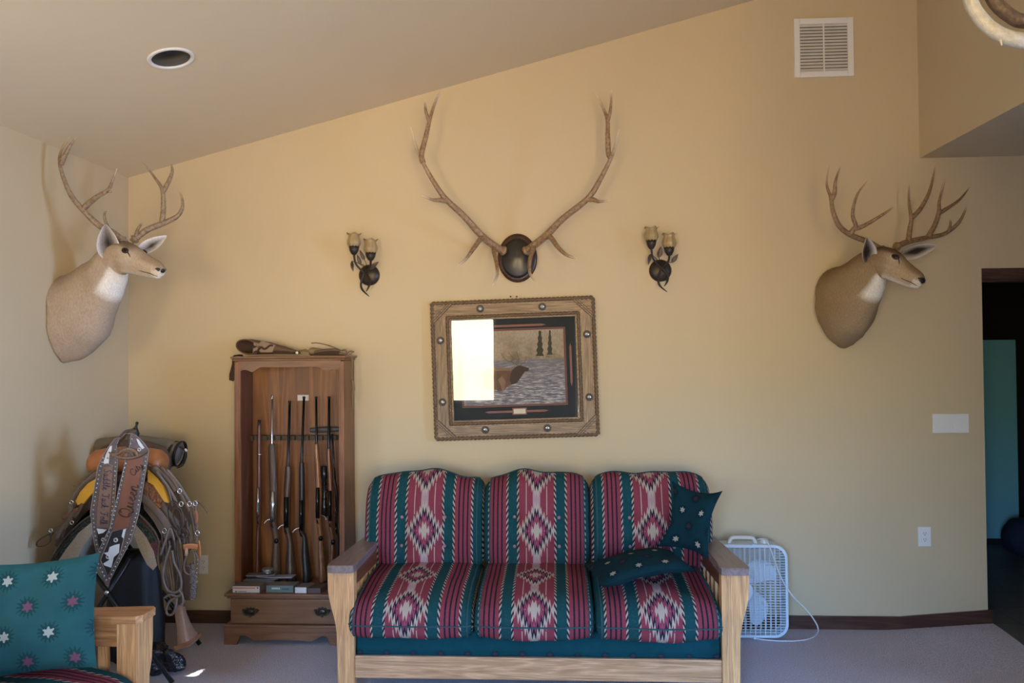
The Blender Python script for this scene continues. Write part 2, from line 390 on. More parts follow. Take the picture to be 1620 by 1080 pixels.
# the other side: bright sky over made-up dark ground, sparing the ceiling
cr4 = t.nodes.new('ShaderNodeValToRGB'); t.links.new(mp.outputs[0], cr4.inputs[0]); e4 = cr4.color_ramp.elements
stops4 = [(0.0, (.12, .11, .09)), (.50, (.20, .18, .14)), (.53, (.22, .24, .22)), (.55, (.80, .98, 1.25)), (1.0, (.50, .80, 1.3))]
while len(e4) < len(stops4): e4.new(.5)
for e, (p, c) in zip(e4, stops4): e.position = p; e.color = (*c, 1)
mr4 = t.nodes.new('ShaderNodeMapRange'); mr4.inputs[1].default_value = -.45; mr4.inputs[2].default_value = -.6; t.links.new(sp.outputs[0], mr4.inputs[0])
mx4 = t.nodes.new('ShaderNodeMix'); mx4.data_type = 'RGBA'; t.links.new(mr4.outputs[0], mx4.inputs[0]); t.links.new(mx3.outputs[2], mx4.inputs[6]); t.links.new(cr4.outputs[0], mx4.inputs[7])
# right side: made-up cool band under the sky, added to cool the left wall
cr2 = t.nodes.new('ShaderNodeValToRGB'); t.links.new(mp.outputs[0], cr2.inputs[0]); e2 = cr2.color_ramp.elements
stops2 = [(0.0, (.10, .11, .12)), (.36, (.16, .21, .30)), (.42, (.44, .60, .96)), (.52, (.54, .86, 1.55)), (1.0, (.28, .64, 1.6))]
while len(e2) < len(stops2): e2.new(.5)
for e, (p, c) in zip(e2, stops2): e.position = p; e.color = (*c, 1)
mr = t.nodes.new('ShaderNodeMapRange'); mr.inputs[1].default_value = .45; mr.inputs[2].default_value = .75; t.links.new(sp.outputs[0], mr.inputs[0])
mxw = t.nodes.new('ShaderNodeMix'); mxw.data_type = 'RGBA'; t.links.new(mr.outputs[0], mxw.inputs[0]); t.links.new(mx4.outputs[2], mxw.inputs[6]); t.links.new(cr2.outputs[0], mxw.inputs[7])
while len(el) < len(stops): el.new(.5)
for e, (p, c) in zip(el, stops): e.position = p; e.color = (*c, 1)
t.links.new(mxw.outputs[2], bg.inputs[0]); bg.inputs[1].default_value = 25.5
def portal(loc, rot, sx, sy):
    l = bpy.data.lights.new('window_portal', 'AREA'); l.shape = 'RECTANGLE'; l.size = sx; l.size_y = sy; l.cycles.is_portal = True
    o = bpy.data.objects.new('window_portal', l); COL.objects.link(o); o.location = loc; o.rotation_euler = rot
for (xa, xb, za, zb_) in WIN: portal(((xa+xb)/2, YF-.13, (za+zb_)/2), (pi/2, 0, 0), xb-xa, zb_-za)
portal((XR+.13, (RWY0+RWY1)/2, (RWZ0+RWZ1)/2), (pi/2, 0, pi/2), RWY1-RWY0, RWZ1-RWZ0)
portal((XL-.13, (LWY0+LWY1)/2, (LWZ0+LWZ1)/2), (pi/2, 0, -pi/2), LWY1-LWY0, LWZ1-LWZ0)
sun = bpy.data.lights.new('sun', 'SUN'); sun.energy = 60; sun.angle = radians(.6); sun.color = (1, .93, .82)
so = bpy.data.objects.new('sun', sun); COL.objects.link(so)
SUN_T, SUN_W = atz(296, 1078, 0)+V((0, -.02, 0)), V((XL, -2.58, 1.62))
so.rotation_euler = (SUN_T-SUN_W).to_track_quat('-Z', 'Y').to_euler()
SC.view_settings.view_transform = 'Standard'; SC.view_settings.look = 'None'; SC.view_settings.gamma = 1; SC.view_settings.exposure = 0.1
SC.view_settings.use_curve_mapping = False
SC.cycles.use_denoising = True
SC.cycles.max_bounces = 10; SC.cycles.diffuse_bounces = 6; SC.cycles.sample_clamp_indirect = 6
# ------------------------------------------------------------------ fabrics
TEALC, MAROON, NAVY, CREAM = (.006, .050, .056), (.190, .034, .050), (.012, .012, .022), (.36, .31, .25)
def southwest():
    g = NT('southwest stripe weave'); tc = g.n('ShaderNodeTexCoord'); sp = g.n('ShaderNodeSeparateXYZ'); g.t.links.new(tc.outputs['UV'], sp.inputs[0])
    u, v = sp.outputs[0], sp.outputs[1]; M = g.m
    a = M('ABSOLUTE', u)
    base = g.ramp(M('DIVIDE', a, .5), [(0, MAROON), (.105/.5, TEALC), (.166/.5, MAROON), (.270/.5, TEALC), (.331/.5, MAROON), (.40/.5, TEALC)], True)
    # central column: stem, thin lines and stepped diamonds
    P = .336
    q = M('DIVIDE', v, P); fr = M('SUBTRACT', M('FRACT', M('ADD', q, 100.5)), .5); vv = M('ABSOLUTE', M('MULTIPLY', fr, P))
    inc = M('LESS_THAN', a, .1)
    stem = M('MULTIPLY', M('LESS_THAN', a, .021), M('GREATER_THAN', vv, .10)); base = g.mix(stem, base, (.33, .22, .23))
    ln = M('MULTIPLY', M('LESS_THAN', M('ABSOLUTE', M('SUBTRACT', a, .058)), .0022), M('GREATER_THAN', vv, .088)); base = g.mix(ln, base, CREAM)
    jag = M('SUBTRACT', M('MULTIPLY', M('ABSOLUTE', M('SUBTRACT', M('FRACT', M('DIVIDE', u, .0172)), .5)), 2.0), .5)
    d = M('ADD', M('ADD', M('DIVIDE', a, .102), M('DIVIDE', vv, .146)), M('MULTIPLY', jag, .30))
    for lim, c in ((1.02, CREAM), (.80, NAVY), (.60, (.25, .055, .105)), (.46, MAROON)):
        base = g.mix(M('MULTIPLY', M('LESS_THAN', d, lim), inc), base, c)
    ds = M('ADD', M('ADD', M('DIVIDE', a, .034), M('DIVIDE', vv, .046)), M('MULTIPLY', jag, .75))
    base = g.mix(M('LESS_THAN', ds, 1.0), base, CREAM)
    # twisted cord lines on every stripe edge and dark pinstripes
    for a0 in (.105, .166, .270, .331):
        hit = M('LESS_THAN', M('ABSOLUTE', M('SUBTRACT', a, a0)), .0058)
        tw = M('GREATER_THAN', M('FRACT', M('DIVIDE', M('ADD', v, M('MULTIPLY', a, 1.9)), .034)), .52)
        base = g.mix(hit, base, g.mix(tw, NAVY, CREAM))
    for a0 in (.196, .220, .245, .355):
        base = g.mix(M('LESS_THAN', M('ABSOLUTE', M('SUBTRACT', a, a0)), .0042), base, NAVY)
    co = g.coord('UV', (900, 900, 900)); nz = g.noise(co, 1.0, 2)
    fl = g.noise(g.coord('UV', (350, 350, 1)), 1.0, 2)
    base = g.mix(M('MULTIPLY', M('GREATER_THAN', fl, .66), .35), base, CREAM)
    base = g.mix(1.0, base, M('ADD', .65, M('MULTIPLY', nz, .7)), 'MULTIPLY')
    g.bump(nz, .25, .002); return g.out(base, .92, 0, .12)
SWF = southwest()
def flowers(name, ground, scale=1.0, wcol=(.58, .60, .55), mcol=(.23, .075, .13), du=.166, dv=.107, both=True):
    g = NT(name); tc = g.n('ShaderNodeTexCoord'); sp = g.n('ShaderNodeSeparateXYZ'); g.t.links.new(tc.outputs['UV'], sp.inputs[0]); M = g.m
    U, W_ = M('DIVIDE', sp.outputs[0], du*scale), M('DIVIDE', sp.outputs[1], dv*scale)
    row = M('FLOOR', W_); par = M('FRACT', M('MULTIPLY', row, .5))
    U2 = M('ADD', U, par)
    fx, fy = M('MULTIPLY', M('SUBTRACT', M('FRACT', U2), .5), du*scale), M('MULTIPLY', M('SUBTRACT', M('FRACT', W_), .5), dv*scale)
    wob = g.noise(g.coord('UV', (160, 160, 160)), 1, 2)
    r = M('SQRT', M('ADD', M('MULTIPLY', fx, fx), M('MULTIPLY', fy, fy))); an = M('ARCTAN2', fy, fx)
    rr = M('MULTIPLY', r, M('ADD', M('ADD', .82, M('MULTIPLY', wob, .36)), M('MULTIPLY', M('COSINE', M('MULTIPLY', an, 6.0)), .26)))
    r3 = M('MULTIPLY', r, M('ADD', M('ADD', .75, M('MULTIPLY', wob, .5)), M('MULTIPLY', M('COSINE', M('MULTIPLY', an, 15.0)), .24)))
    isw = M('GREATER_THAN', par, .25)
    nz = g.noise(g.coord('UV', (700, 700, 700)), 1.0, 2); big = g.noise(g.coord('UV', (14, 14, 14)), 1, 3)
    c = g.mix(big, tuple(x*.82 for x in ground), tuple(x*1.2 for x in ground))
    c = g.mix(M('MULTIPLY', M('LESS_THAN', r3, .033*scale), .5), c, tuple(x*.28 for x in ground)); c = g.mix(M('MULTIPLY', M('LESS_THAN', rr, .0165*scale), .75), c, g.mix(isw, mcol, wcol))
    c = g.mix(1.0, c, M('ADD', .66, M('MULTIPLY', nz, .68)), 'MULTIPLY')
    g.bump(nz, .25, .0015); return g.out(c, .95, 0, .1)
FLOW = flowers('teal flowered cloth', (.019, .078, .080), 1.0, (.40, .41, .36), (.17, .06, .095))
FLOWD = flowers('dark teal flowered cloth', (.004, .024, .032), .85, (.36, .35, .29), (.045, .018, .028))
DECKF = flowers('deep teal deck cloth', (.005, .048, .060), .62, (.09, .028, .055), (.09, .028, .055), .22, .17)
PIPE = plain('teal piping', (.010, .055, .062), .8)
OAKX = wood('oak along x', (.60, .36, .19), (.40, .22, .10), 0, .4, 7, 1.2)
OAKY = wood('oak arm sheen tint', (.225, .175, .165), (.175, .13, .12), 1, .3, 6, .6); OAKR = wood('oak rail stain', (.20, .075, .034), (.14, .048, .022), 1, .35, 6)  # arm colour is greyed to paint a sky sheen over the oak
OAKZ = wood('oak upright', (.72, .42, .18), (.52, .275, .11), 2, .42, 8, 1.8)

def cushion(W, prof, crown=.02, r=.05, nx=30, dimples=(), u0=0., v0=0., wob=.004, seed=1, lift=None):
    """closed profile of (y,z) swept along x from -W/2 to W/2, ends rounded; uv in metres"""
    P, _ = smooth([V((0, a, b)) for a, b in prof], [], 5, True); n = len(P)
    nrm = []
    area = sum(P[i].y*P[(i+1) % n].z-P[(i+1) % n].y*P[i].z for i in range(n))
    for i in range(n):
        t = (P[(i+1) % n]-P[i-1]).normalized(); nn = V((0, t.z, -t.y)); nrm.append(nn if area > 0 else -nn)
    s = [0.0]
    for i in range(n): s.append(s[-1]+(P[(i+1) % n]-P[i]).length)
    xs = []
    for i in range(nx+1):
        t = i/nx; xs.append(-W/2+W*(.5-.5*cos(pi*t))*.6+W*t*.4) if False else xs.append(-W/2+W*t)
    e = [r*.12, r*.35, r*.65]; xs = [-W/2]+[-W/2+k for k in e]+[x for x in xs if -W/2+r*.9 < x < W/2-r*.9]+[W/2-k for k in e[::-1]]+[W/2]
    rings_, loops = [], []
    for x in xs:
        d = min(x+W/2, W/2-x); ins = r*(1-sqrt(max(0, 1-((r-d)/r)**2))) if d < r else 0
        cr = crown*(1-(2*x/W)**2); ring = []
        for i in range(n):
            p = P[i]+nrm[i]*(cr-ins)
            p = V((x, p.y, p.z))
            w = mnoise.noise(V((x*7+seed*3, p.y*7, p.z*7)))*wob*2.2; p += nrm[i]*w
            for (dx, dz, dep, sg, face) in dimples:
                if nrm[i].dot(V((0, *face))) > .2:
                    dd = ((x-dx)**2+(p.z-dz)**2)/(sg*sg); p -= nrm[i]*(dep*exp(-dd))
            if lift: p.z += lift(x, p)
            ring.append(p)
        rings_.append(ring)
    mb = MB(); vs = [p for r_ in rings_ for p in r_]; fs, uvs = [], []
    for i in range(len(xs)-1):
        for k in range(n):
            k2 = (k+1) % n; fs.append([i*n+k, (i+1)*n+k, (i+1)*n+k2, i*n+k2])
            uvs.append([(xs[i]+u0, s[k]+v0), (xs[i+1]+u0, s[k]+v0), (xs[i+1]+u0, s[k+1]+v0), (xs[i]+u0, s[k+1]+v0)])
    L = len(xs)-1
    fs.append([k for k in range(n)]); uvs.append([(.30+p.y*.3, p.z) for p in rings_[0]])
    fs.append([L*n+k for k in range(n)][::-1]); uvs.append([(.30+p.y*.3, p.z) for p in rings_[L]][::-1])
    if area < 0:
        fs = [f[::-1] for f in fs]; uvs = [u[::-1] for u in uvs]
    mb.add(vs, fs, uvs=uvs)
    return mb, rings_, nrm, s
def pillow(W, H, T, nx=22, bend=None, seed=0, pinch=.10, u0=0, v0=0):
    mb = MB(); n = nx; vs = []; uvs = []; fs = []
    def pt(i, j, sgn):
        u, v = -1+2*i/n, -1+2*j/n
        k = max(0, (1-u**2))*max(0, (1-v**2)); z = sgn*T/2*(k**.42)
        x = W/2*u*(1-pinch*(1-v*v)); y = H/2*v*(1-pinch*(1-u*u))
        z += mnoise.noise(V((x*8+seed, y*8, seed+sgn*4)))*.014*min(1, k*4)
        p = V((x, y, z)); return bend(p) if bend else p
    for sgn in (1, -1):
        b = len(vs); vs += [pt(i, j, sgn) for j in range(n+1) for i in range(n+1)]
        for j in range(n):
            for i in range(n):
                f = [b+j*(n+1)+i, b+j*(n+1)+i+1, b+(j+1)*(n+1)+i+1, b+(j+1)*(n+1)+i]
                uu = [((i)/n*W+u0+5, j/n*H+v0+5), ((i+1)/n*W+u0+5, j/n*H+v0+5), ((i+1)/n*W+u0+5, (j+1)/n*H+v0+5), (i/n*W+u0+5, (j+1)/n*H+v0+5)]
                if sgn < 0: f = f[::-1]; uu = uu[::-1]
                fs.append(f); uvs.append(uu)
    mb.add(vs, fs, uvs=uvs)
    return mb

# ------------------------------------------------------------------ sofa
YS = -1.07
SL, SR = at(517, 895, YS).x, at(1186, 898, YS).x
sofa = thing('sofa', ((SL+SR)/2, -.6, 0), 'long oak mission sofa with maroon and teal southwestern cushions', 'sofa')
YB = -.22
def zarm(y): return .655-.026*(y-YS)/(YB-YS)*1.0
AW = .135
for side, xo in ((-1, SL), (1, SR)):
    xi = xo-side*.132
    mb = MB()   # arm board with rounded front outer corner, tapering to the back
    def X(a): return xo-side*a
    poly = [X(.012), X(-.004)]
    pts = [(X(.03), YS-.02), (X(.006), YS-.012), (X(-.004), YS+.03), (X(.022), YB), (X(.118), YB), (X(.142), YS+.03), (X(.137), YS-.012), (X(.12), YS-.02)]
    th = .03
    top = [V((x, y, zarm(y))) for x, y in pts]; ins = [V((x+(xo-side*.068-x)*.06, y+((YS+YB)/2-y)*.012, zarm(y)+.006)) for x, y in pts]
    bot = [V((x, y, zarm(y)-th)) for x, y in pts]
    n = len(pts); mb.add(bot+top+ins, [[i, (i+1) % n, n+(i+1) % n, n+i] for i in range(n)]+[[n+i, n+(i+1) % n, 2*n+(i+1) % n, 2*n+i] for i in range(n)]+[[2*n+i for i in range(n)], list(range(n))[::-1]], smooth=False)
    mb.v = [p for p in mb.v]
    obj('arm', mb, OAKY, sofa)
    # front post: wide on top, curving in towards the foot on its outer side
    mb = MB(); zt = zarm(YS)-th
    prof = [(0.0, zt), (.002, .53), (.006, .50), (.02, .44), (.036, .38), (.045, .32), (.048, .2), (.050, 0)]
    a_out = [V((xo-side*q, YS+.012, z)) for q, z in prof]; a_in = [V((xo-side*.133, YS+.012, z)) for z in (0, zt)]
    mb.prism(a_out+a_in, (0, .055, 0)); obj('front_post', mb, OAKZ, sofa)
    mb = MB(); zb_ = zarm(YB)-th; mb.box((xo-side*.03, YB-.07, 0), (xo-side*.115, YB-.01, zb_), .004); obj('back_post', mb, OAKZ, sofa)
    mb = MB()   # apron under the arm board
    x0_, x1_ = xo-side*.095, xo-side*.125
    q = [V((x0_, y, z)) for y, z in ((YS+.067, zarm(YS)-th), (YB-.07, zb_), (YB-.07, zb_-.075), (YS+.067, zarm(YS)-th-.085))]
    mb.prism(q, (x1_-x0_, 0, 0)); obj('arm_rail', mb, OAKR, sofa)
    mb = MB(); mb.box((x0_, YS+.067, .2), (x1_, YB-.07, .29), .003); obj('side_rail', mb, OAKR, sofa)
    for k in range(6):
        yy = YS+.14+k*.105; mb = MB(); mb.box((xo-side*.102, yy, .29), (xo-side*.118, yy+.045, zarm(yy)-th-.075), .002); obj('slat', mb, OAKZ, sofa)
XI0, XI1 = SL+.133, SR-.133
mb = MB(); mb.box((XI0, YS+.02, .095), (XI1, YS+.045, .205), .004); obj('front_rail', mb, OAKX, sofa)
mb = MB(); mb.box((XI0, YB-.06, .1), (XI1, YB-.03, .25), .004); obj('back_rail', mb, OAKX, sofa)
# sprung deck under the cushions
mb, rg, nr, s_ = cushion(XI1-XI0-.004, [(YS+.07, .205), (YS+.05, .21), (YS+.042, .25), (YS+.05, .305), (YS+.10, .325), (-.5, .325), (YB-.08, .32), (YB-.07, .25), (YB-.09, .205), (-.6, .2)], .0, .012, 40, wob=.003)
mb.v = [p+V(((XI0+XI1)/2, 0, 0)) for p in mb.v]; obj('deck', mb, DECKF, sofa, label='deep teal cloth deck below the seat cushions')
# back frame
mb = MB(); mb.box((XI0-.02, YB-.03, .60), (XI1+.02, YB, .70), .01); mb.box((XI0-.02, YB-.05, .30), (XI1+.02, YB-.02, .36), .01); obj('back_frame', mb, OAKX, sofa)
# seat cushions
edges = [at(551, 960, YS+.0).x, at(749, 960, YS).x, at(941.5, 960, YS).x, at(1143.5, 960, YS).x]
seat_prof = [(YS+.055, .322), (YS+.006, .315), (YS-.022, .335), (YS-.030, .375), (YS-.018, .42), (YS+.03, .463), (YS+.13, .490), (-.72, .512), (-.5, .512), (-.38, .49), (-.34, .43), (-.36, .36), (-.5, .328), (-.8, .326)]
bprof = [(-.475, .50), (-.505, .56), (-.510, .66), (-.490, .78), (-.455, .89), (-.40, .965), (-.33, .985), (-.27, .955), (-.255, .85), (-.285, .7), (-.33, .56), (-.40, .495)]
bedge = [at(576, 830, -.47).x, at(765, 830, -.47).x, at(934, 830, -.47).x, at(1128, 830, -.47).x]
def wav(sd):
    def f(x, p):
        k = max(0, min(1, (p.z-.72)/.25)); return k*(.007*cos(x*14+sd)+.005*sin(x*23+sd*2)-.012*(abs(x)/.3)**4)
    return f
for i in range(3):
    W = edges[i+1]-edges[i]-.002; cx = (edges[i]+edges[i+1])/2
    mb, rg, nr, s_ = cushion(W, seat_prof, .018, .045, 30, u0=(.022, .0, -.01)[i]-.0, v0=-.20+.0, seed=i+2, wob=.004)
    off = V((cx, 0, 0)); mb.v = [p+off for p in mb.v]
    o = obj('seat_cushion', mb, SWF, sofa)
    pm = MB(); kf = 3*5   # piping: a front seam and the two end loops
    pm.sweep([r_[kf]+nr[kf]*.003+off for r_ in rg[1:-1]], .0042, sub=1, seg=6)
    for e in (3, -4): pm.sweep([p+nr[k]*.001+off for k, p in enumerate(rg[e])], .0042, sub=1, closed=True, seg=6)
    obj('piping', pm, PIPE, o)
    W = bedge[i+1]-bedge[i]+.004; cx = (bedge[i]+bedge[i+1])/2; off = V((cx, 0, 0))
    dm = [(dx, dz, .042, .045, (-1, 0)) for dx in (-.125, .125) for dz in (.615+.0, .775)]
    dm += [(sx*(.125), dz, .018, .07, (-1, 0)) for sx in (-1, 1) for dz in (.695,)]
    # keep a diamond centred about two thirds of the way down the face
    mb, rg, nr, s_ = cushion(W, bprof, .030, .06, 34, dm, u0=(-.012, .0, .0)[i], v0=0, seed=i+11, wob=.006, lift=wav(i*1.7))
    kc = min(range(len(rg[17])), key=lambda k: abs(rg[17][k].z-.70)+(9 if nr[k].y > 0 else 0)); dv = -s_[kc]
    mb.uv = [[(a_, b_+dv) for a_, b_ in f] for f in mb.uv]
    mb.v = [p+off for p in mb.v]; o = obj('back_cushion', mb, SWF, sofa)
    pm = MB()
    for e in (3, -4): pm.sweep([p+nr[k]*.001+off for k, p in enumerate(rg[e])], .0042, sub=1, closed=True, seg=6)
    kt = min(range(len(rg[17])), key=lambda k: -rg[17][k].z); pm.sweep([r_[kt]+nr[kt]*.002+off for r_ in rg[3:-3]], .0042, sub=1, seg=6)
    obj('piping', pm, PIPE, o)
    for dx in (-.125, .125):
        for dz in (.615, .775):
            best = min(((p, k, r_) for r_ in rg for k, p in enumerate(r_) if nr[k].y < -.2), key=lambda q: (q[0].x-dx)**2+(q[0].z-dz)**2)
            p = best[0]+off; b = MB(); b.ball(p+nr[best[1]]*.003, (.010, .006, .010), seg=10)
            obj('button', b, plain('tuft button', (.28, .15, .17), .6) if (dx, dz, i) == (-.125, .615, 0) else bpy.data.materials['tuft button'], o)
# throw pillows lying on the sofa
c = at(1008, 903, -.80)
mb = pillow(.50, .42, .105, seed=3, bend=lambda p: V((p.x, p.y, p.z-.10*(p.x/.25)**2*.25+.012*sin(p.x*9))))
M_ = Matrix.Translation(V((c.x, -.83, .612))) @ Matrix.Rotation(radians(-5), 4, 'Y') @ Matrix.Rotation(radians(-1), 4, 'X') @ Matrix.Rotation(radians(8), 4, 'Z')
mb.xf(M_); obj('throw_pillow', mb, FLOWD, label='dark teal flowered throw pillow lying flat on the sofa seat', cat='pillow')
c = at(1103, 866, -.62)
def bend2(p):
    k = p.y/.2; return V((p.x*(1-.10*cos(k*2.2)), p.y, p.z+.10*(p.x/.2)**2*.9-.02))
mb = pillow(.28, .37, .12, seed=9, bend=bend2, pinch=.16)
M_ = Matrix.Translation(V((c.x-.03, -.62, .795))) @ Matrix.Rotation(radians(-30), 4, 'Z') @ Matrix.Rotation(radians(70), 4, 'X') @ Matrix.Rotation(radians(-6), 4, 'Z')
mb.xf(M_); obj('throw_pillow', mb, FLOWD, label='dark teal flowered throw pillow standing bent in the sofa corner against the arm', cat='pillow')

# ------------------------------------------------------------------ armchair in front of the saddle
AC = atz(250, 958, .655)
def armchair():
    # local frame: +x is the way the chair faces, +y its far arm; origin under the far arm's front corner
    t = thing('armchair', (AC.x, AC.y, 0), 'oak mission armchair with teal and maroon seat cushion, pillow leaning on it', 'armchair', rz=radians(-1.5))
    Lc = .74; IN = .70
    for yo, sd in ((0, 1), (-IN-.25, -1)):
        def Y(a): return yo-sd*a if sd == 1 else yo+a
        mb = MB(); pts = [(-.02, Y(.0)), (.0, Y(.02)), (.0, Y(.115)), (-.02, Y(.135)), (-Lc, Y(.12)), (-Lc, Y(.015))]
        if (pts[0][1]-pts[2][1]) * 1 > 0: pts = pts[::-1]
        mb.prism([V((x, y, .655+.026*x/Lc)) for x, y in pts], (0, 0, -.03)); obj('arm', mb, OAKX2, t, local=True)
        mb = MB(); prof = [(-.012, .625), (-.012, .53), (-.02, .44), (-.034, .38), (-.042, .2), (-.044, 0)]
        pr = [V((-.02, Y(-.0+.004+(-x-.012)*1.2), z)) for x, z in prof]+[V((-.02, Y(.125), z)) for z in (0, .625)]
        mb.prism(pr, (-.085, 0, 0)); obj('front_post', mb, OAKZ, t, local=True)
        mb = MB(); mb.box((-Lc+.01, Y(.03), 0), (-Lc+.07, Y(.11), .6), .004); obj('back_post', mb, OAKZ, t, local=True)
        mb = MB(); mb.box((-Lc+.07, Y(.09), .525), (-.105, Y(.12), .622), .003); obj('arm_rail', mb, OAKX2, t, local=True)
        mb = MB(); mb.box((-Lc+.07, Y(.09), .2), (-.105, Y(.12), .29), .003); obj('side_rail', mb, OAKX2, t, local=True)
        for k in range(4):
            mb = MB(); x = -.195-k*.12; mb.box((x, Y(.097), .29), (x+.045, Y(.113), .525), .002); obj('slat', mb, OAKZ, t, local=True)
    mb = MB(); mb.box((-.075, -.135, .10), (-.05, -IN-.115, .21), .003); obj('front_rail', mb, OAKY, t, local=True)
    R = Matrix.Translation(V((0, -.135-IN/2+.01, 0))) @ Matrix.Rotation(pi/2, 4, 'Z')
    sp_ = [(y+.0, z) for y, z in ((.03, .20), (-.02, .21), (-.04, .26), (-.03, .31), (.05, .325), (.4, .325), (.6, .31), (.62, .22), (.5, .2))]
    mb, _, _, _ = cushion(IN-.01, [(y-.0, z) for y, z in sp_], 0, .012, 20); mb.xf(Matrix.Translation(V((-.09, 0, 0))) @ R @ Matrix.Identity(4)) if False else mb.xf(Matrix.Translation(V((-.09, -.135-IN/2, 0))) @ Matrix.Rotation(pi/2, 4, 'Z'))
    obj('deck', mb, DECKF, t, local=True)
    sp_ = [(y-YS, z-.04) for y, z in seat_prof]
    mb, rg, nr, _ = cushion(IN, sp_, .008, .045, 24, v0=-.2, seed=5); Mx = Matrix.Translation(V((-.02, -.125-IN/2, 0))) @ Matrix.Rotation(pi/2, 4, 'Z')
    mb.xf(Mx); o = obj('seat_cushion', mb, SWF, t, local=True)
    pm = MB(); pm.sweep([Mx @ (r_[15]+nr[15]*.003) for r_ in rg[1:-1]], .0042, sub=1, seg=6); obj('piping', pm, PIPE, o, local=True)
    bp = [(y+.56+.5+.03, z) for y, z in bprof]
    mb, rg, nr, _ = cushion(IN, bp, .03, .06, 24, u0=0, v0=0, seed=15); mb.xf(Matrix.Translation(V((0, -.125-IN/2, 0))) @ Matrix.Rotation(pi/2, 4, 'Z')); obj('back_cushion', mb, SWF, t, local=True)
    return t
OAKX2 = wood('oak armchair boards', (.56, .31, .14), (.40, .20, .08), 0, .38, 7)
arm_t = armchair()
pc = at(64, 990, -1.95)+V((.012, -.03, .05))
mb = pillow(.43, .43, .14, seed=21, pinch=.07, u0=.03, v0=.147)
M_ = Matrix.Translation(pc) @ Matrix.Rotation(radians(14), 4, 'Z') @ Matrix.Rotation(radians(-3), 4, 'Y') @ Matrix.Rotation(radians(76), 4, 'X')
mb.xf(M_); obj('throw_pillow', mb, FLOW, label='bright teal flowered throw pillow propped on the oak armchair', cat='pillow')
# ------------------------------------------------------------------ small wall fittings
WHITE = plain('white enamel', (.74, .74, .70), .4, var=.04)
BLACK = plain('flat black', (.010, .010, .010), .5)
DIRT = plain('dusty grey white', (.66, .66, .62), .6, var=.15)
# air vent
p0, p1, p2, p3 = at(1256, 29, -.012), at(1350.5, 27.5, -.012), at(1351, 120.5, -.012), at(1257, 122, -.012)
vx0, vx1, vz0, vz1 = (p0.x+p3.x)/2, (p1.x+p2.x)/2, (p2.z+p3.z)/2, (p0.z+p1.z)/2
vent = thing('air_vent', ((vx0+vx1)/2, -.001, vz0), 'square white return air vent with slats high on the tan wall', 'vent')
fw = .036; mb = MB()
for lo, hi in (((vx0, -.014, vz0), (vx0+fw, -.001, vz1)), ((vx1-fw, -.014, vz0), (vx1, -.001, vz1)), ((vx0+fw, -.014, vz0), (vx1-fw, -.001, vz0+fw)), ((vx0+fw, -.014, vz1-fw), (vx1-fw, -.001, vz1))): mb.box(lo, hi, .003)
for (x, z) in (((vx0+vx1)/2, vz0+.018), ((vx0+vx1)/2, vz1-.018), (vx0+.018, (vz0+vz1)/2), (vx1-.018, (vz0+vz1)/2)): mb.lathe([(.004, 0), (.003, .002), (0, .0025)], (x, -.0138, z), (0, -1, 0), 10)
obj('frame', mb, WHITE, vent)
mb = MB(); mb.box((vx0+fw, -.003, vz0+fw), (vx1-fw, -.001, vz1-fw), 0); obj('backing', mb, plain('vent shadow metal', (.10, .09, .075), .7), vent)
n = 15; pit = (vz1-vz0-2*fw)/n
mb = MB(); cx = (vx0+vx1)/2
for k in range(n):
    z = vz0+fw+pit*k
    for a, b in ((vx0+fw, cx-.004), (cx+.004, vx1-fw)):
        mb.prism([V((a, -.013, z+.002)), V((a, -.0045, z+pit*.93)), V((a, -.003, z+pit*.93)), V((a, -.0115, z+.0012))], (b-a, 0, 0))
obj('louvers', mb, DIRT, vent)
mb = MB(); mb.box((cx-.004, -.0135, vz0+fw), (cx+.004, -.004, vz1-fw), .001); obj('mullion', mb, WHITE, vent)
# recessed light in the sloped ceiling
nrm = V((.2556, 0, -1)).normalized()
rl = thing('recessed_light', RL, 'round recessed ceiling light with white trim ring and black interior', 'light')
mb = MB(); R0 = RLR
mb.lathe([(R0*.99, -.004), (R0*1.19, 0), (R0*1.19, .004), (R0*1.12, .008), (R0*.99, .006), (R0*.97, .0), (R0*.97, -.006)], RL, nrm, 40, xref=(1, 0, .2556)); obj('trim_ring', mb, WHITE, rl)
mb = MB(); mb.lathe([(R0*.985, 0), (R0*.97, -.10), (R0*.92, -.16), (R0*.55, -.19), (0, -.19)], RL, nrm, 40); mb.f = [f for f in mb.f]; obj('can', mb, plain('black baffle', (.012, .012, .012), .35), rl)
mb = MB(); mb.lathe([(0, -.188), (R0*.2, -.187), (R0*.42, -.165), (R0*.6, -.12), (R0*.62, -.105), (R0*.4, -.098), (0, -.096)], RL, nrm, 28); obj('bulb', mb, plain('grey flood bulb', (.12, .13, .13), .12), rl)
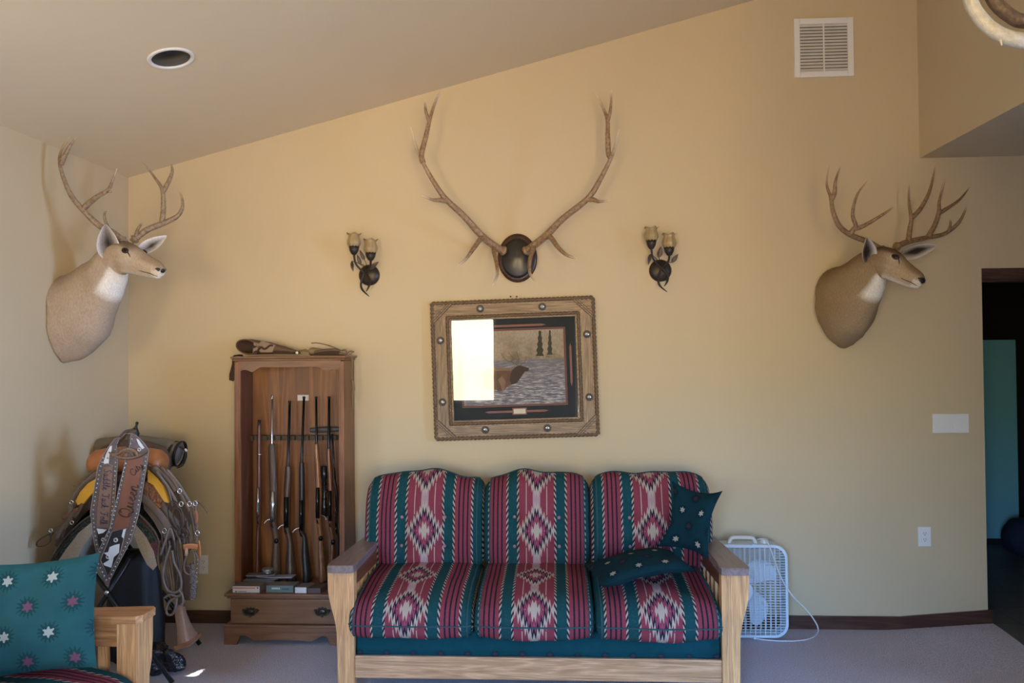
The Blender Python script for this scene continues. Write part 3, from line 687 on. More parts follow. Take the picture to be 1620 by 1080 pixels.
# light switches and outlets
def plate(x0, y0, x1, y1):
    a, b = at(x0, y0, -.004), at(x1, y1, -.004); return min(a.x, b.x), max(a.x, b.x), min(a.z, b.z), max(a.z, b.z)
x0, x1, z0, z1 = plate(1475, 654.5, 1533, 684.5)
sw = thing('switch_plate', ((x0+x1)/2, -.001, z0), 'wide white four-gang switch plate beside the dark doorway', 'light switch')
mb = MB(); mb.box((x0, -.008, z0), (x1, -.001, z1), .003)
for k in range(4):
    for z in (z0+.012, z1-.012): mb.lathe([(.0028, 0), (0, .0012)], (x0+(k+.5)*(x1-x0)/4, -.0078, z), (0, -1, 0), 8)
obj('plate', mb, WHITE, sw)
for k in range(4):
    c = x0+(x1-x0)*(.135+.2433*k); h = (z1-z0)/2; zc_ = (z0+z1)/2
    mb = MB(); mb.prism([V((c-.017, -.0078, zc_-.034)), V((c-.017, -.013, zc_-.032)), V((c-.017, -.0085, zc_)), V((c-.017, -.0095, zc_+.034)), V((c-.017, -.0078, zc_+.034))], (.034, 0, 0)); obj('rocker', mb, WHITE, sw)
def outlet(px, label):
    x0, x1, z0, z1 = plate(*px)
    t = thing('wall_outlet', ((x0+x1)/2, -.001, z0), label, 'outlet')
    mb = MB(); mb.box((x0, -.007, z0), (x1, -.001, z1), .003); obj('plate', mb, WHITE, t)
    cx, cz = (x0+x1)/2, (z0+z1)/2
    mb = MB(); mb.box((cx-.017, -.0095, cz-.034), (cx+.017, -.006, cz+.034), .002); o = obj('receptacle', mb, WHITE, t)
    for s in (-1, 1):
        mb = MB()
        for dx in (-.0065, .0065): mb.box((cx+dx-.0012, -.0099, cz+s*.019+.0), (cx+dx+.0012, -.0094, cz+s*.019+.008), 0)
        mb.lathe([(.0028, 0), (0, .0004)], (cx, -.0095, cz+s*.019-.007), (0, -1, 0), 10)
        obj('slots', mb, BLACK, o)
outlet((1452, 833, 1473, 864), 'white duplex outlet low on the bare wall below the switch plate')
outlet((314.5, 878, 329.5, 907.5), 'white duplex outlet between the saddle and the gun cabinet')

# ------------------------------------------------------------------ elk antlers on an oval plaque
def antlermat(name, a, b, tip):
    g = NT(name); at_ = g.n('ShaderNodeVertexColor', layer_name='Col'); co = g.coord('Object', (1, 1, 1))
    nz = g.noise(co, 60, 5, .65); st = g.noise(g.coord('Object', (1, 1, .35)), 130, 4, .6)
    c = g.mix(g.ramp(nz, [(.35, (0, 0, 0)), (.65, (1, 1, 1))]), a, b); c = g.mix(at_.outputs[0], c, tip)
    g.bump(g.m('ADD', st, nz), .5, .004); return g.out(c, .5)
ELKA = antlermat('elk antler', (.17, .095, .045), (.36, .25, .145), (.75, .66, .50))
DEERA = antlermat('deer antler', (.15, .085, .038), (.31, .20, .10), (.62, .50, .34))
DEERB = antlermat('weathered deer antler', (.16, .105, .06), (.34, .25, .155), (.52, .42, .28))
def beam(mb, pts, r0, r1, tipw=.35, sub=6):
    """pts: world points, r0->r1 radius, ivory colour near the end"""
    n = len(pts); P, _ = smooth(pts, [], sub); N = len(P)
    rad, col = [], []
    for i in range(N):
        t = i/(N-1); r = r0+(r1-r0)*t**1.6
        if r1 < .006: r *= (1-.5*max(0, (t-.86)/.14)**2) if t > .86 else 1
        r *= 1+.06*mnoise.noise(P[i]*22)
        rad.append(r); k = max(0, (t-(1-tipw))/tipw)**1.3 if r1 < .006 else 0; col.append((k, k, k))
    mb.sweep(P, rad, seg=10, sub=1, cols=col)
def zz(pts, conv): return [conv(*p) for p in pts]
EK = lambda zx, zy, Y: at(620+zx/3.087, 120+zy/3.087, Y)
pc0 = at(818.5, 407.5, -.03)
elk = thing('elk_antler_mount', (pc0.x, 0, pc0.z), 'large elk antlers mounted on a dark oval plaque above the framed picture', 'antlers')
rx, rz = 31.5*mpp(-.03), 39*mpp(-.03)
mb = MB(); mb.lathe([(1.0*rx, 0), (1.0*rx, .012), (.96*rx, .02), (.86*rx, .026), (.0, .028)], (pc0.x, -.001, pc0.z), (0, -1, 0), 48, sx=1, sy=rz/rx, xref=(1, 0, 0))
obj('plaque', mb, wood('bronze brown plaque wood', (.075, .036, .02), (.045, .02, .011), 2, .25, 8), elk)
mb = MB(); mb.lathe([(.82*rx, .024), (.80*rx, .033), (.7*rx, .040), (0, .046)], (pc0.x, -.001, pc0.z-.004), (0, -1, 0), 48, sx=1, sy=rz/rx, xref=(1, 0, 0))
obj('leather_panel', mb, plain('black brown leather', (.018, .014, .011), .3), elk)
la = [
 ([(545, 855, -.05), (500, 830, -.10), (430, 772, -.16), (350, 682, -.23), (265, 603, -.29), (212, 530, -.32), (150, 420, -.33), (112, 330, -.31), (92, 250, -.29)], .0235, .0042),
 ([(152, 425, -.33), (145, 380, -.33), (165, 300, -.32), (185, 212, -.30), (213, 125, -.27), (248, 62, -.24)], .0175, .004),
 ([(182, 225, -.30), (166, 172, -.32), (162, 118, -.33)], .011, .0035),
 ([(272, 610, -.285), (235, 606, -.31), (200, 605, -.34), (145, 585, -.38)], .017, .003),
 ([(470, 805, -.13), (440, 792, -.17), (402, 838, -.25), (362, 893, -.33), (322, 926, -.39)], .0175, .0045),
 ([(510, 835, -.09), (498, 850, -.13), (510, 905, -.24), (514, 975, -.34), (490, 1022, -.40)], .0165, .004)]
ra = [
 ([(655, 855, -.05), (700, 822, -.10), (762, 770, -.16), (835, 697, -.23), (958, 597, -.29), (1020, 500, -.32), (1072, 395, -.33), (1092, 335, -.31), (1110, 262, -.29)], .0235, .0042),
 ([(1070, 400, -.33), (1058, 375, -.33), (1054, 290, -.32), (1052, 213, -.30), (1028, 150, -.27), (991, 78, -.24)], .0175, .004),
 ([(1053, 225, -.30), (1068, 160, -.32), (1072, 68, -.33)], .012, .0035),
 ([(950, 602, -.285), (985, 605, -.31), (1012, 613, -.34), (1067, 607, -.38)], .017, .003),
 ([(735, 795, -.13), (772, 786, -.17), (812, 838, -.25), (856, 876, -.33), (902, 890, -.39)], .0175, .0045),
 ([(692, 832, -.09), (688, 848, -.13), (673, 905, -.24), (676, 968, -.34), (710, 1010, -.40)], .0165, .004)]
for br_ in (la, ra):
    mb = MB()
    for pts, r0, r1 in br_: beam(mb, zz(pts, EK), r0, r1)
    o = obj('antler', mb, ELKA, elk)
    mb = MB(); p = EK(*br_[0][0][0]); q = EK(*br_[0][0][1]); d = (q-p).normalized()
    prof = [(.018, -.012), (.030, -.004), (.031, .004), (.024, .012), (.02, .016)]
    mb.lathe(prof, p+V((0, .0, 0)), d, 18)
    for i, v in enumerate(mb.v): mb.v[i] = v+(v-p).normalized()*.004*mnoise.noise(v*90)
    obj('burr', mb, ELKA, o)
    mb = MB(); mb.sweep([V((p.x, -.03, p.z)), p], .02, sub=1, seg=12); obj('pedicle', mb, plain('pedicle bone', (.20, .15, .10), .7) if br_ is la else bpy.data.materials['pedicle bone'], elk)

# ------------------------------------------------------------------ wall sconces
BRONZE = plain('dark bronze', (.045, .036, .028), .42, .55, var=.4, scale=70, bump=.3, bscale=120)
LEAFM = plain('bronze leaf', (.075, .052, .042), .45, .45, var=.4, scale=60)
g = NT('amber scavo glass'); co = g.coord('Object', (1, 1, .4)); nz = g.noise(co, 60, 4)
g.out(g.mix(nz, (.36, .25, .10), (.52, .40, .21)), .35, 0, .5); g.b.inputs['Transmission Weight'].default_value = .25; GLASSA = g.mat
def leaf(base, tip, w, face, curl=.006):
    base, tip = V(base), V(tip); d = tip-base; L = d.length; d.normalize(); fc = V(face); sd = d.cross(fc).normalized(); fn = sd.cross(d)
    n = 10; top, bot = [], []; mb = MB(); vs = []; fs = []
    for i in range(n+1):
        t = i/n; ww = w*sin(pi*min(1, t**.8))**.9*(1-.25*t)+.0004
        c = base+d*(L*t)+fn*(curl*sin(pi*t))
        for k, h in ((-1, .25), (-.5, .0), (0, -.35), (.5, 0), (1, .25)): vs.append(c+sd*(ww*k)+fn*(ww*h*.5+.0012))
        for k, h in ((-1, .25), (-.5, .0), (0, -.35), (.5, 0), (1, .25)): vs.append(c+sd*(ww*k)+fn*(ww*h*.5-.0012))
    for i in range(n):
        for k in range(4):
            a = i*10+k; fs.append([a, a+1, a+11, a+10]); b = i*10+5+k; fs.append([b, b+10, b+11, b+1])
        for a, b in ((i*10, i*10+5), (i*10+4, i*10+9)):
            fs.append([a, a+10, b+10, b] if a % 10 == 0 else [a, b, b+10, a+10])
    mb.add(vs, fs); return mb
def sconce(cx, cy, r, shades, stems, tails, leaves, label):
    c = at(cx, cy, -.02); s = mpp(-.1)
    t = thing('wall_sconce', (c.x, 0, c.z), label, 'wall lamp', 'pair of flower sconces')
    R_ = r*mpp(-.02)
    mb = MB(); mb.lathe([(R_, 0), (R_, .006), (R_*.93, .014), (R_*.7, .024), (R_*.35, .031), (0, .033)], (c.x, -.001, c.z), (0, -1, 0), 36)
    mb.ball(at(stems[0][-1][0], stems[0][-1][1], -.055), .009); obj('backplate', mb, BRONZE, t)
    for (sx, rim, gb, cb), st in zip(shades, stems):
        a, b, d = at(sx, rim, -.11), at(sx, gb, -.11), at(sx, cb, -.11)
        H = a.z-b.z; k = H
        mb = MB(); prof = [(.030, 0), (.041, .012), (.046, .026), (.0445, .044), (.037, .062), (.034, H-.012), (.038, H-.004), (.049, H)]
        prof = [(r_*.92, h) for r_, h in prof]
        full = prof+[(r_-.003, h) for r_, h in prof[::-1]]
        n0 = len(mb.v); mb.lathe(full, (a.x, -.11, b.z), (0, 0, 1), 40)
        for i, v in enumerate(mb.v):
            th = math.atan2(v.y+.11, v.x-a.x); rr = V((v.x-a.x, v.y+.11, 0)); fl = (v.z-b.z)/H
            mb.v[i] = v+rr.normalized()*(.0018*cos(th*10))+V((0, 0, .005*cos(th*5)*max(0, fl-.6)/.4))+rr.normalized()*(.004*cos(th*5)*max(0, fl-.8)/.2)
        sh = obj('shade', mb, GLASSA, t)
        mb = MB(); h2 = b.z-d.z; mb.lathe([(.006, 0), (.016, .006), (.027, h2*.55), (.033, h2*1.15), (.029, h2*1.15), (.02, h2*.6), (0, .012)], (a.x, -.11, d.z), (0, 0, 1), 30)
        for i, v in enumerate(mb.v):
            th = math.atan2(v.y+.11, v.x-a.x); mb.v[i] = v+V((0, 0, .007*cos(th*5)*max(0, (v.z-d.z)/h2-.4)))
        obj('cup', mb, BRONZE, sh)
        pts = [V((a.x, -.11, d.z+.005))]+[at(x, y, -.11+.055*(i+1)/len(st)) for i, (x, y) in enumerate(st)]
        mb = MB(); mb.sweep(pts, [.0075]+[.0062]*(len(pts)-1), seg=10); obj('stem', mb, BRONZE, t)
    for tl in tails:
        pts = [at(x, y, -.055-.012*i) for i, (x, y) in enumerate(tl)]
        mb = MB(); mb.sweep(pts, [.007]*(len(pts)-1)+[.002], seg=8); obj('tendril', mb, BRONZE, t)
    for (bx, by, tx, ty, w) in leaves:
        b, tp = at(bx, by, -.075), at(tx, ty, -.085); mb = leaf(b, tp, w, (0, -1, 0))
        o = obj('leaf', mb, LEAFM, t)
        cc = at(cx, cy-6, -.04); mb = MB(); mb.sweep([b, (b+cc)/2+V((0, -.015, .012)), cc], .0022, seg=6); obj('leaf_stem', mb, BRONZE, o)
c1 = lambda zx, zy: (520+zx/7.71, 340+zy/7.71)
c2 = lambda zx, zy: (990+zx/7.718, 340+zy/7.718)
sconce(*c1(488, 730), 17, [(c1(308, 0)[0], 369.5, 391, 403.5), (c1(512, 0)[0], 378.8, 401, 412.8)],
  [[c1(325, 580), c1(375, 650), c1(435, 710)], [c1(508, 615), c1(470, 680), c1(435, 710)]],
  [[c1(430, 705), c1(395, 830), c1(410, 910), c1(495, 993)], [c1(445, 712), c1(500, 800), c1(490, 870), c1(458, 932)]],
  [(*c1(283, 562), *c1(300, 692), .011), (*c1(395, 600), *c1(345, 480), .013), (*c1(440, 550), *c1(378, 425), .012), (*c1(500, 665), *c1(612, 568), .016)],
  'bronze flower sconce with two amber shades, above the space beside the gun cabinet')
sconce(*c2(425, 675), 17.5, [(c2(310, 0)[0], 360, 381.5, 394.5), (c2(528, 0)[0], 370, 392.5, 405)],
  [[c2(330, 520), c2(385, 600), c2(448, 650)], [c2(520, 560), c2(480, 620), c2(448, 650)]],
  [[c2(440, 645), c2(398, 770), c2(415, 860), c2(505, 938)], [c2(455, 655), c2(512, 740), c2(505, 810), c2(470, 870)]],
  [(*c2(298, 478), *c2(273, 612), .012), (*c2(402, 525), *c2(430, 378), .017), (*c2(560, 580), *c2(640, 475), .014)],
  'bronze flower sconce with two amber shades, between the elk antlers and a deer mount')

# ------------------------------------------------------------------ framed elk picture
PF = [at(680, 478, -.035), at(941.5, 466.5, -.035), at(948.5, 690.5, -.035), at(687.5, 697, -.035)]
Ux = ((PF[1]-PF[0])+(PF[2]-PF[3])); Ux.y = 0; FWd = Ux.length/2; Ux.normalize(); Vz = V((Ux.z, 0, -Ux.x)); FHt = (((PF[3]-PF[0])+(PF[2]-PF[1]))/2).dot(Vz)
pcen = sum(PF, V((0, 0, 0)))/4; P00 = pcen-Ux*FWd/2-Vz*FHt/2
def fp(u, v, d): return V((P00.x, 0, P00.z))+Ux*(u*FWd)+Vz*(v*FHt)+V((0, -d, 0))
def fz(zx, zy, d):    # crop pixel -> frame plane
    p = at(660+zx/4.155, 450+zy/4.155, -.02); q = p-V((P00.x, p.y, P00.z)); return fp(q.dot(Ux)/FWd, q.dot(Vz)/FHt, d)
pic = thing('framed_picture', (pcen.x, 0, pcen.z), 'framed elk picture in a rope-edged wooden frame with silver conchos, hung slightly tilted', 'picture')
FOAK = {ax: wood('frame wood '+ax, (.30, .19, .095), (.17, .095, .042), 0 if ax == 'h' else 2, .4, 12, 2.2, (.035, .022, .012)) for ax in 'hv'}
au, av = .094, .108
def quad(mb, c, d0, d1, mi=0): mb.prism([fp(u, v, d1) for u, v in c], (0, d1-d0, 0), mi=mi)
for ax, quads in (('h', [[(.015, .018), (.985, .018), (1-au, av), (au, av)], [(.015, .982), (.985, .982), (1-au, 1-av), (au, 1-av)]]), ('v', [[(.015, .018), (.015, .982), (au, 1-av), (au, av)], [(.985, .018), (.985, .982), (1-au, 1-av), (1-au, av)]])):
    for q in quads: mb = MB(); quad(mb, q, .001, .032); obj('frame_board', mb, FOAK[ax], pic)
ROPE = plain('rope moulding', (.13, .078, .038), .45, var=.3, scale=40); GROOVE = plain('dark frame groove', (.035, .022, .012), .6)
def rope(u0, v0, u1, v1, d, r):
    mb = MB(); cs = [fp(u0, v0, d), fp(u1, v0, d), fp(u1, v1, d), fp(u0, v1, d)]
    for k in range(4):
        a, b = cs[k], cs[(k+1) % 4]; L = (b-a).length; dr = (b-a).normalized(); e1 = V((0, -1, 0)); e2 = dr.cross(e1); N = int(L/.004)
        vs, fs = [], []
        for i in range(N+1):
            ph = 2*pi*i/N*L/.026
            for j in range(10):
                th = 2*pi*j/10; rr = r*(1+.26*cos(2*th-ph)); vs.append(a+dr*(L*i/N)+e1*(rr*cos(th))+e2*(rr*sin(th)))
        for i in range(N):
            for j in range(10): fs.append([i*10+j, i*10+(j+1) % 10, (i+1)*10+(j+1) % 10, (i+1)*10+j])
        fs.append(list(range(10))[::-1]); fs.append([N*10+j for j in range(10)]); mb.add(vs, fs)
    return mb
obj('rope_edge', rope(.012, .014, .988, .986, .032, .0115), ROPE, pic); obj('rope_edge', rope(.103, .118, .897, .882, .034, .0095), ROPE, pic)
mb = MB()
quad(mb, [(.108, .124), (.892, .124), (.878, .14), (.122, .14)], .008, .028); quad(mb, [(.108, .876), (.892, .876), (.878, .86), (.122, .86)], .008, .028)
quad(mb, [(.108, .124), (.108, .876), (.122, .86), (.122, .14)], .008, .028); quad(mb, [(.892, .124), (.892, .876), (.878, .86), (.878, .14)], .008, .028)
obj('inner_lip', mb, FOAK['h'], pic)
for (cu, cv, du, dv) in ((0, 0, 1, 1), (1, 0, -1, 1), (1, 1, -1, -1), (0, 1, 1, -1)):
    mb = MB(); a, b = .125, .145; c = lambda k: [(cu+du*.02, cv+dv*b*k), (cu+du*a*k, cv+dv*.022)]
    quad(mb, [(cu+du*.018, cv+dv*.022), (cu+du*a*.8, cv+dv*.022), (cu+du*.018, cv+dv*b*.8)], .03, .037)
    for k0, k1 in ((.84, .93), (.98, 1.07)): quad(mb, [(cu+du*.018, cv+dv*b*k0), (cu+du*a*k0, cv+dv*.022), (cu+du*a*k1, cv+dv*.022), (cu+du*.018, cv+dv*b*k1)], .03, .041)
    o = obj('corner_plate', mb, FOAK['h'], pic); mb = MB()
    for k0, k1 in ((.80, .84), (.93, .98), (1.07, 1.11)): quad(mb, [(cu+du*.018, cv+dv*b*k0), (cu+du*a*k0, cv+dv*.022), (cu+du*a*k1, cv+dv*.022), (cu+du*.018, cv+dv*b*k1)], .03, .0385)
    obj('groove', mb, GROOVE, o)
SILV = plain('silver concho', (.72, .70, .64), .22, .9, var=.1)
for (x, y) in ((415, 160), (822, 146), (1115, 326), (1130, 739), (856, 942), (449, 953), (155, 368), (168, 772)):
    p = fz(x, y, .031); mb = MB()
    mb.lathe([(.0245, 0), (.0245, .004), (.021, .006), (.017, .003)], p, (0, -1, 0), 24, mi=1); mb.lathe([(.0155, .001), (.0145, .006), (.010, .010), (0, .012)], p, (0, -1, 0), 20)
    obj('concho', mb, [SILV, plain('blackened ring', (.05, .04, .03), .5) if 'blackened ring' not in bpy.data.materials else bpy.data.materials['blackened ring']], pic)
g = NT('mat board'); MATB = g.out((.020, .030, .036), .85)
mb = MB(); quad(mb, [(.115, .13), (.885, .13), (.885, .87), (.115, .87)], .002, .008); obj('mat_board', mb, MATB, pic)
LIN = plain('mauve liner', (.30, .15, .13), .8, var=.08)
pu0, pu1, pv0, pv1 = .186, .803, .228, .757
def frame_strip(mb, u0, v0, u1, v1, wu, wv, d0, d1):
    for q in ([(u0, v0), (u1, v0), (u1-wu, v0+wv), (u0+wu, v0+wv)], [(u0, v1), (u1, v1), (u1-wu, v1-wv), (u0+wu, v1-wv)], [(u0, v0), (u0, v1), (u0+wu, v1-wv), (u0+wu, v0+wv)], [(u1, v0), (u1, v1), (u1-wu, v1-wv), (u1-wu, v0+wv)]): quad(mb, q, d0, d1)
mb = MB(); frame_strip(mb, pu0-.012, pv0-.014, pu1+.012, pv1+.014, .0042, .005, .007, .0095); frame_strip(mb, pu0-.004, pv0-.005, pu1+.004, pv1+.005, .005, .006, .007, .0095); obj('liner', mb, LIN, pic)
for a, b in (((.31, .192), (.70, .192)), ((.31, .808), (.70, .808)), ((.843, .33), (.843, .64)), ((.147, .34), (.147, .65))):
    mb = MB(); h = a[1] == b[1]; w_ = .0075; tpr = .025
    q = [(a[0], a[1]), (a[0]+tpr, a[1]-w_), (b[0]-tpr, a[1]-w_), (b[0], b[1]), (b[0]-tpr, a[1]+w_), (a[0]+tpr, a[1]+w_)] if h else [(a[0], a[1]), (a[0]+w_*.85, a[1]+tpr*1.2), (a[0]+w_*.85, b[1]-tpr*1.2), (a[0], b[1]), (a[0]-w_*.85, b[1]-tpr*1.2), (a[0]-w_*.85, a[1]+tpr*1.2)]
    quad(mb, q, .007, .0095); obj('mat_inlay', mb, LIN, pic)
mb = MB(); quad(mb, [(.478, .782), (.566, .782), (.566, .832), (.478, .832)], .008, .011); o = obj('name_plate_border', mb, LIN, pic)
mb = MB(); quad(mb, [(.486, .79), (.558, .79), (.558, .824), (.486, .824)], .010, .012); obj('name_plate', mb, plain('blank pale plate', (.66, .66, .58), .5), o)
# the print: misty bank above white water, two firs, a bull elk wading
g = NT('river print'); tc = g.n('ShaderNodeTexCoord'); sp = g.n('ShaderNodeSeparateXYZ'); g.t.links.new(tc.outputs['UV'], sp.inputs[0]); v = sp.outputs[1]
land = g.mix(g.ramp(g.noise(g.coord('UV', (7, 5, 1)), 1, 5, .65), [(.38, (0, 0, 0)), (.62, (1, 1, 1))]), (.42, .34, .27), (.15, .125, .075)); land = g.mix(g.ramp(v, [(.62, (0, 0, 0)), (1, (.8, .8, .8))]), land, (.48, .42, .36))
bush = g.ramp(g.noise(g.coord('UV', (70, 22, 1)), 1, 4, .7), [(.42, (0, 0, 0)), (.6, (1, 1, 1))]); land = g.mix(g.m('MULTIPLY', bush, .45), land, (.20, .17, .10))
wn = g.noise(g.coord('UV', (10, 55, 1)), 1, 5, .7, .5); wat = g.ramp(wn, [(.34, (.075, .085, .12)), (.50, (.18, .185, .24)), (.57, (.46, .47, .52)), (.68, (.80, .82, .84))])
wat = g.mix(g.ramp(v, [(.15, (0, 0, 0)), (.58, (.75, .75, .75))]), wat, (.17, .17, .215))
edge = g.m('ADD', v, g.m('MULTIPLY', g.m('SUBTRACT', g.noise(g.coord('UV', (14, 1, 1)), 1, 3), .5), .05))
c = g.mix(g.m('GREATER_THAN', edge, .60), wat, land); RIV = g.out(c, .6)
ELKB, ELKD, ANT, FIR = plain('printed elk body', (.15, .085, .055), .7, var=.35, scale=30), plain('printed elk mane', (.060, .036, .028), .7), plain('printed antler', (.16, .12, .07), .7), plain('printed fir', (.055, .055, .038), .8, var=.4, scale=120)
mb = MB()
cs = [fp(u, v_, .0088) for u, v_ in ((pu0, pv0), (pu0, pv1), (pu1, pv1), (pu1, pv0))]
mb.add(cs, [[0, 1, 2, 3]], smooth=False, uvs=[[(0, 1), (0, 0), (1, 0), (1, 1)]])
KZ = lambda zx, zy: (740+zx/6.353, 500+zy/6.353)
def kp(pts, d, mi):
    w_ = []
    for x, y in pts:
        p = at(*KZ(x, y), -.01); q = p-V((P00.x, p.y, P00.z)); w_.append(fp(q.dot(Ux)/FWd, q.dot(Vz)/FHt, d))
    n_ = V((0, 0, 0))
    for i in range(len(w_)): n_ += w_[i].cross(w_[(i+1) % len(w_)])
    if n_.y > 0: w_ = w_[::-1]
    mb.add(w_, [list(range(len(w_)))], smooth=False, mi=mi, uvs=[[(0, 0)]*len(w_)])
for cx_, w0, top, bot in ((725, 46, 145, 415), (825, 32, 140, 400)):
    poly = []; n = 9
    L_ = [(cx_-6, top)]+[(cx_-w0*(.3+.7*((i+.5)/n))*(1 if i % 2 == 0 else .62), top+(bot-top)*(i+.5)/n) for i in range(n)]
    poly = L_+[(2*cx_-x, y) for x, y in L_[::-1]]; kp(poly, .0091, 4)
kp([(140, 555), (200, 530), (260, 518), (330, 515), (420, 520), (470, 528), (500, 560), (500, 640), (490, 672), (440, 690), (400, 700), (372, 745), (310, 752), (285, 738), (200, 740), (150, 715)], .0091, 1)
kp([(150, 552), (200, 530), (260, 518), (330, 515), (420, 520), (465, 528), (430, 548), (330, 548), (240, 556), (170, 575)], .0092, 5)
kp([(300, 640), (345, 600), (380, 650), (372, 745), (345, 748), (330, 690)], .0092, 5)
kp([(455, 532), (490, 505), (520, 492), (545, 500), (580, 510), (612, 517), (618, 540), (600, 553), (575, 556), (555, 582), (530, 622), (490, 672), (440, 690), (420, 640), (430, 580)], .0093, 2)
def kline(pts, w_, mi=3):
    P_, _ = smooth([V((x, y, 0)) for x, y in pts], [], 4); n_ = len(P_)
    up_, dn = [], []
    for i, p in enumerate(P_):
        t_ = (P_[min(i+1, n_-1)]-P_[max(i-1, 0)]).normalized(); k = w_*(1-.7*i/(n_-1)); up_.append((p.x-t_.y*k, p.y+t_.x*k)); dn.append((p.x+t_.y*k, p.y-t_.x*k))
    kp(up_+dn[::-1], .0094, mi)
for pts in ([(508, 500), (470, 472), (420, 456), (370, 425), (335, 370)], [(425, 458), (458, 428), (432, 392), (410, 366)], [(500, 485), (512, 435), (497, 372), (480, 350)], [(528, 492), (558, 470), (580, 448), (588, 402)], [(515, 445), (475, 430), (440, 460)], [(480, 478), (500, 455), (540, 470)]): kline(pts, 6.5)
obj('print', mb, [RIV, ELKB, ELKD, ANT, FIR, plain('printed elk back', (.25, .165, .11), .7, var=.3, scale=40)], pic, label='printed photograph of a bull elk wading in white water')
g = NT('picture glass'); t_ = g.t; tr = g.n('ShaderNodeBsdfTransparent'); gl = g.n('ShaderNodeBsdfGlossy'); gl.inputs['Roughness'].default_value = .015
fr = g.n('ShaderNodeFresnel'); fr.inputs[0].default_value = 1.45; mx = g.n('ShaderNodeMixShader'); t_.links.new(fr.outputs[0], mx.inputs[0]); t_.links.new(tr.outputs[0], mx.inputs[1]); t_.links.new(gl.outputs[0], mx.inputs[2]); t_.links.new(mx.outputs[0], t_.nodes['Material Output'].inputs[0])
mb = MB(); quad(mb, [(.11, .126), (.89, .126), (.89, .874), (.11, .874)], .0135, .0155); obj('glass', mb, g.mat, pic)
for px in (808, 817.5):
    p = at(px, 469.5, -.004); mb = MB(); mb.sweep([p+V((0, .003, 0)), p+V((0, -.012, .002))], .0035, sub=1, seg=8); mb.ball(p+V((0, -.012, .002)), .005, seg=8)
    obj('nail', mb, BLACK, label='small dark nail in the wall above the picture frame', cat='nail', group='nails above the picture')

# ------------------------------------------------------------------ antler chandelier hanging into the corner of the view
CY = -2.95; CA = lambda px, py, dy=0: at(px, py, CY+dy)
ch = CA(1690, -150); ctop = zc(ch.x)
CREAMA = antlermat('cream antler', (.36, .33, .23), (.50, .46, .34), (.6, .56, .44)); BROWNA = antlermat('dark speckled antler', (.05, .028, .010), (.15, .09, .04), (.5, .4, .25))
if ch.x > XS-.12: ch.x = XS-.12
cha = thing('antler_chandelier', (ch.x, CY, ch.z), 'chandelier of cream and dark brown antlers hanging near the ceiling by the soffit', 'chandelier')
mb = MB(); beam(mb, [CA(1535, -60), CA(1533, -8), CA(1552, 30), CA(1588, 57), CA(1640, 66, .02), CA(1700, 55, .05), CA(1750, 20, .1)], .0155, .022); beam(mb, [CA(1535, -60), CA(1548, -110), CA(1575, -150)], .015, .004)
beam(mb, [CA(1582, 62, -.005), CA(1585, 72, -.006)], .004, .002)
obj('antler', mb, CREAMA, cha, label='cream curved antler')
mb = MB(); beam(mb, [CA(1560, -50, .06), CA(1570, -5, .06), CA(1594, 22, .06), CA(1624, 34, .07), (CA(1680, 20, .1))], .017, .018); beam(mb, [CA(1560, -50, .06), CA(1575, -100, .06), CA(1610, -140, .03)], .016, .006); obj('antler', mb, BROWNA, cha, label='dark speckled antler')
for k in range(3):
    a = .6+k*1.15; c0 = V((ch.x, CY+.02, ch.z)); d = V((cos(a), sin(a), 0)); R_ = .17
    mb = MB(); beam(mb, [c0+d*.03+V((0, 0, -.02)), c0+d*R_*.6+V((0, 0, -.12)), c0+d*R_+V((0, 0, -.05)), c0+d*R_*1.05+V((0, 0, .1))], .018, .004); obj('antler', mb, CREAMA, cha)
mb = MB(); mb.lathe([(.02, -.06), (.035, -.04), (.03, .03), (.012, .08)], (ch.x, CY, ch.z), (0, 0, 1), 16); obj('hub', mb, BRONZE, cha)
mb = MB(); mb.sweep([V((ch.x, CY, ch.z+.07)), V((ch.x, CY, zc(ch.x)))], .006, sub=1, seg=8); mb.lathe([(.06, -.03), (.05, -.045), (0, -.05)], (ch.x, CY, zc(ch.x)), (0, 0, 1), 20); obj('hanging_rod', mb, BRONZE, cha)
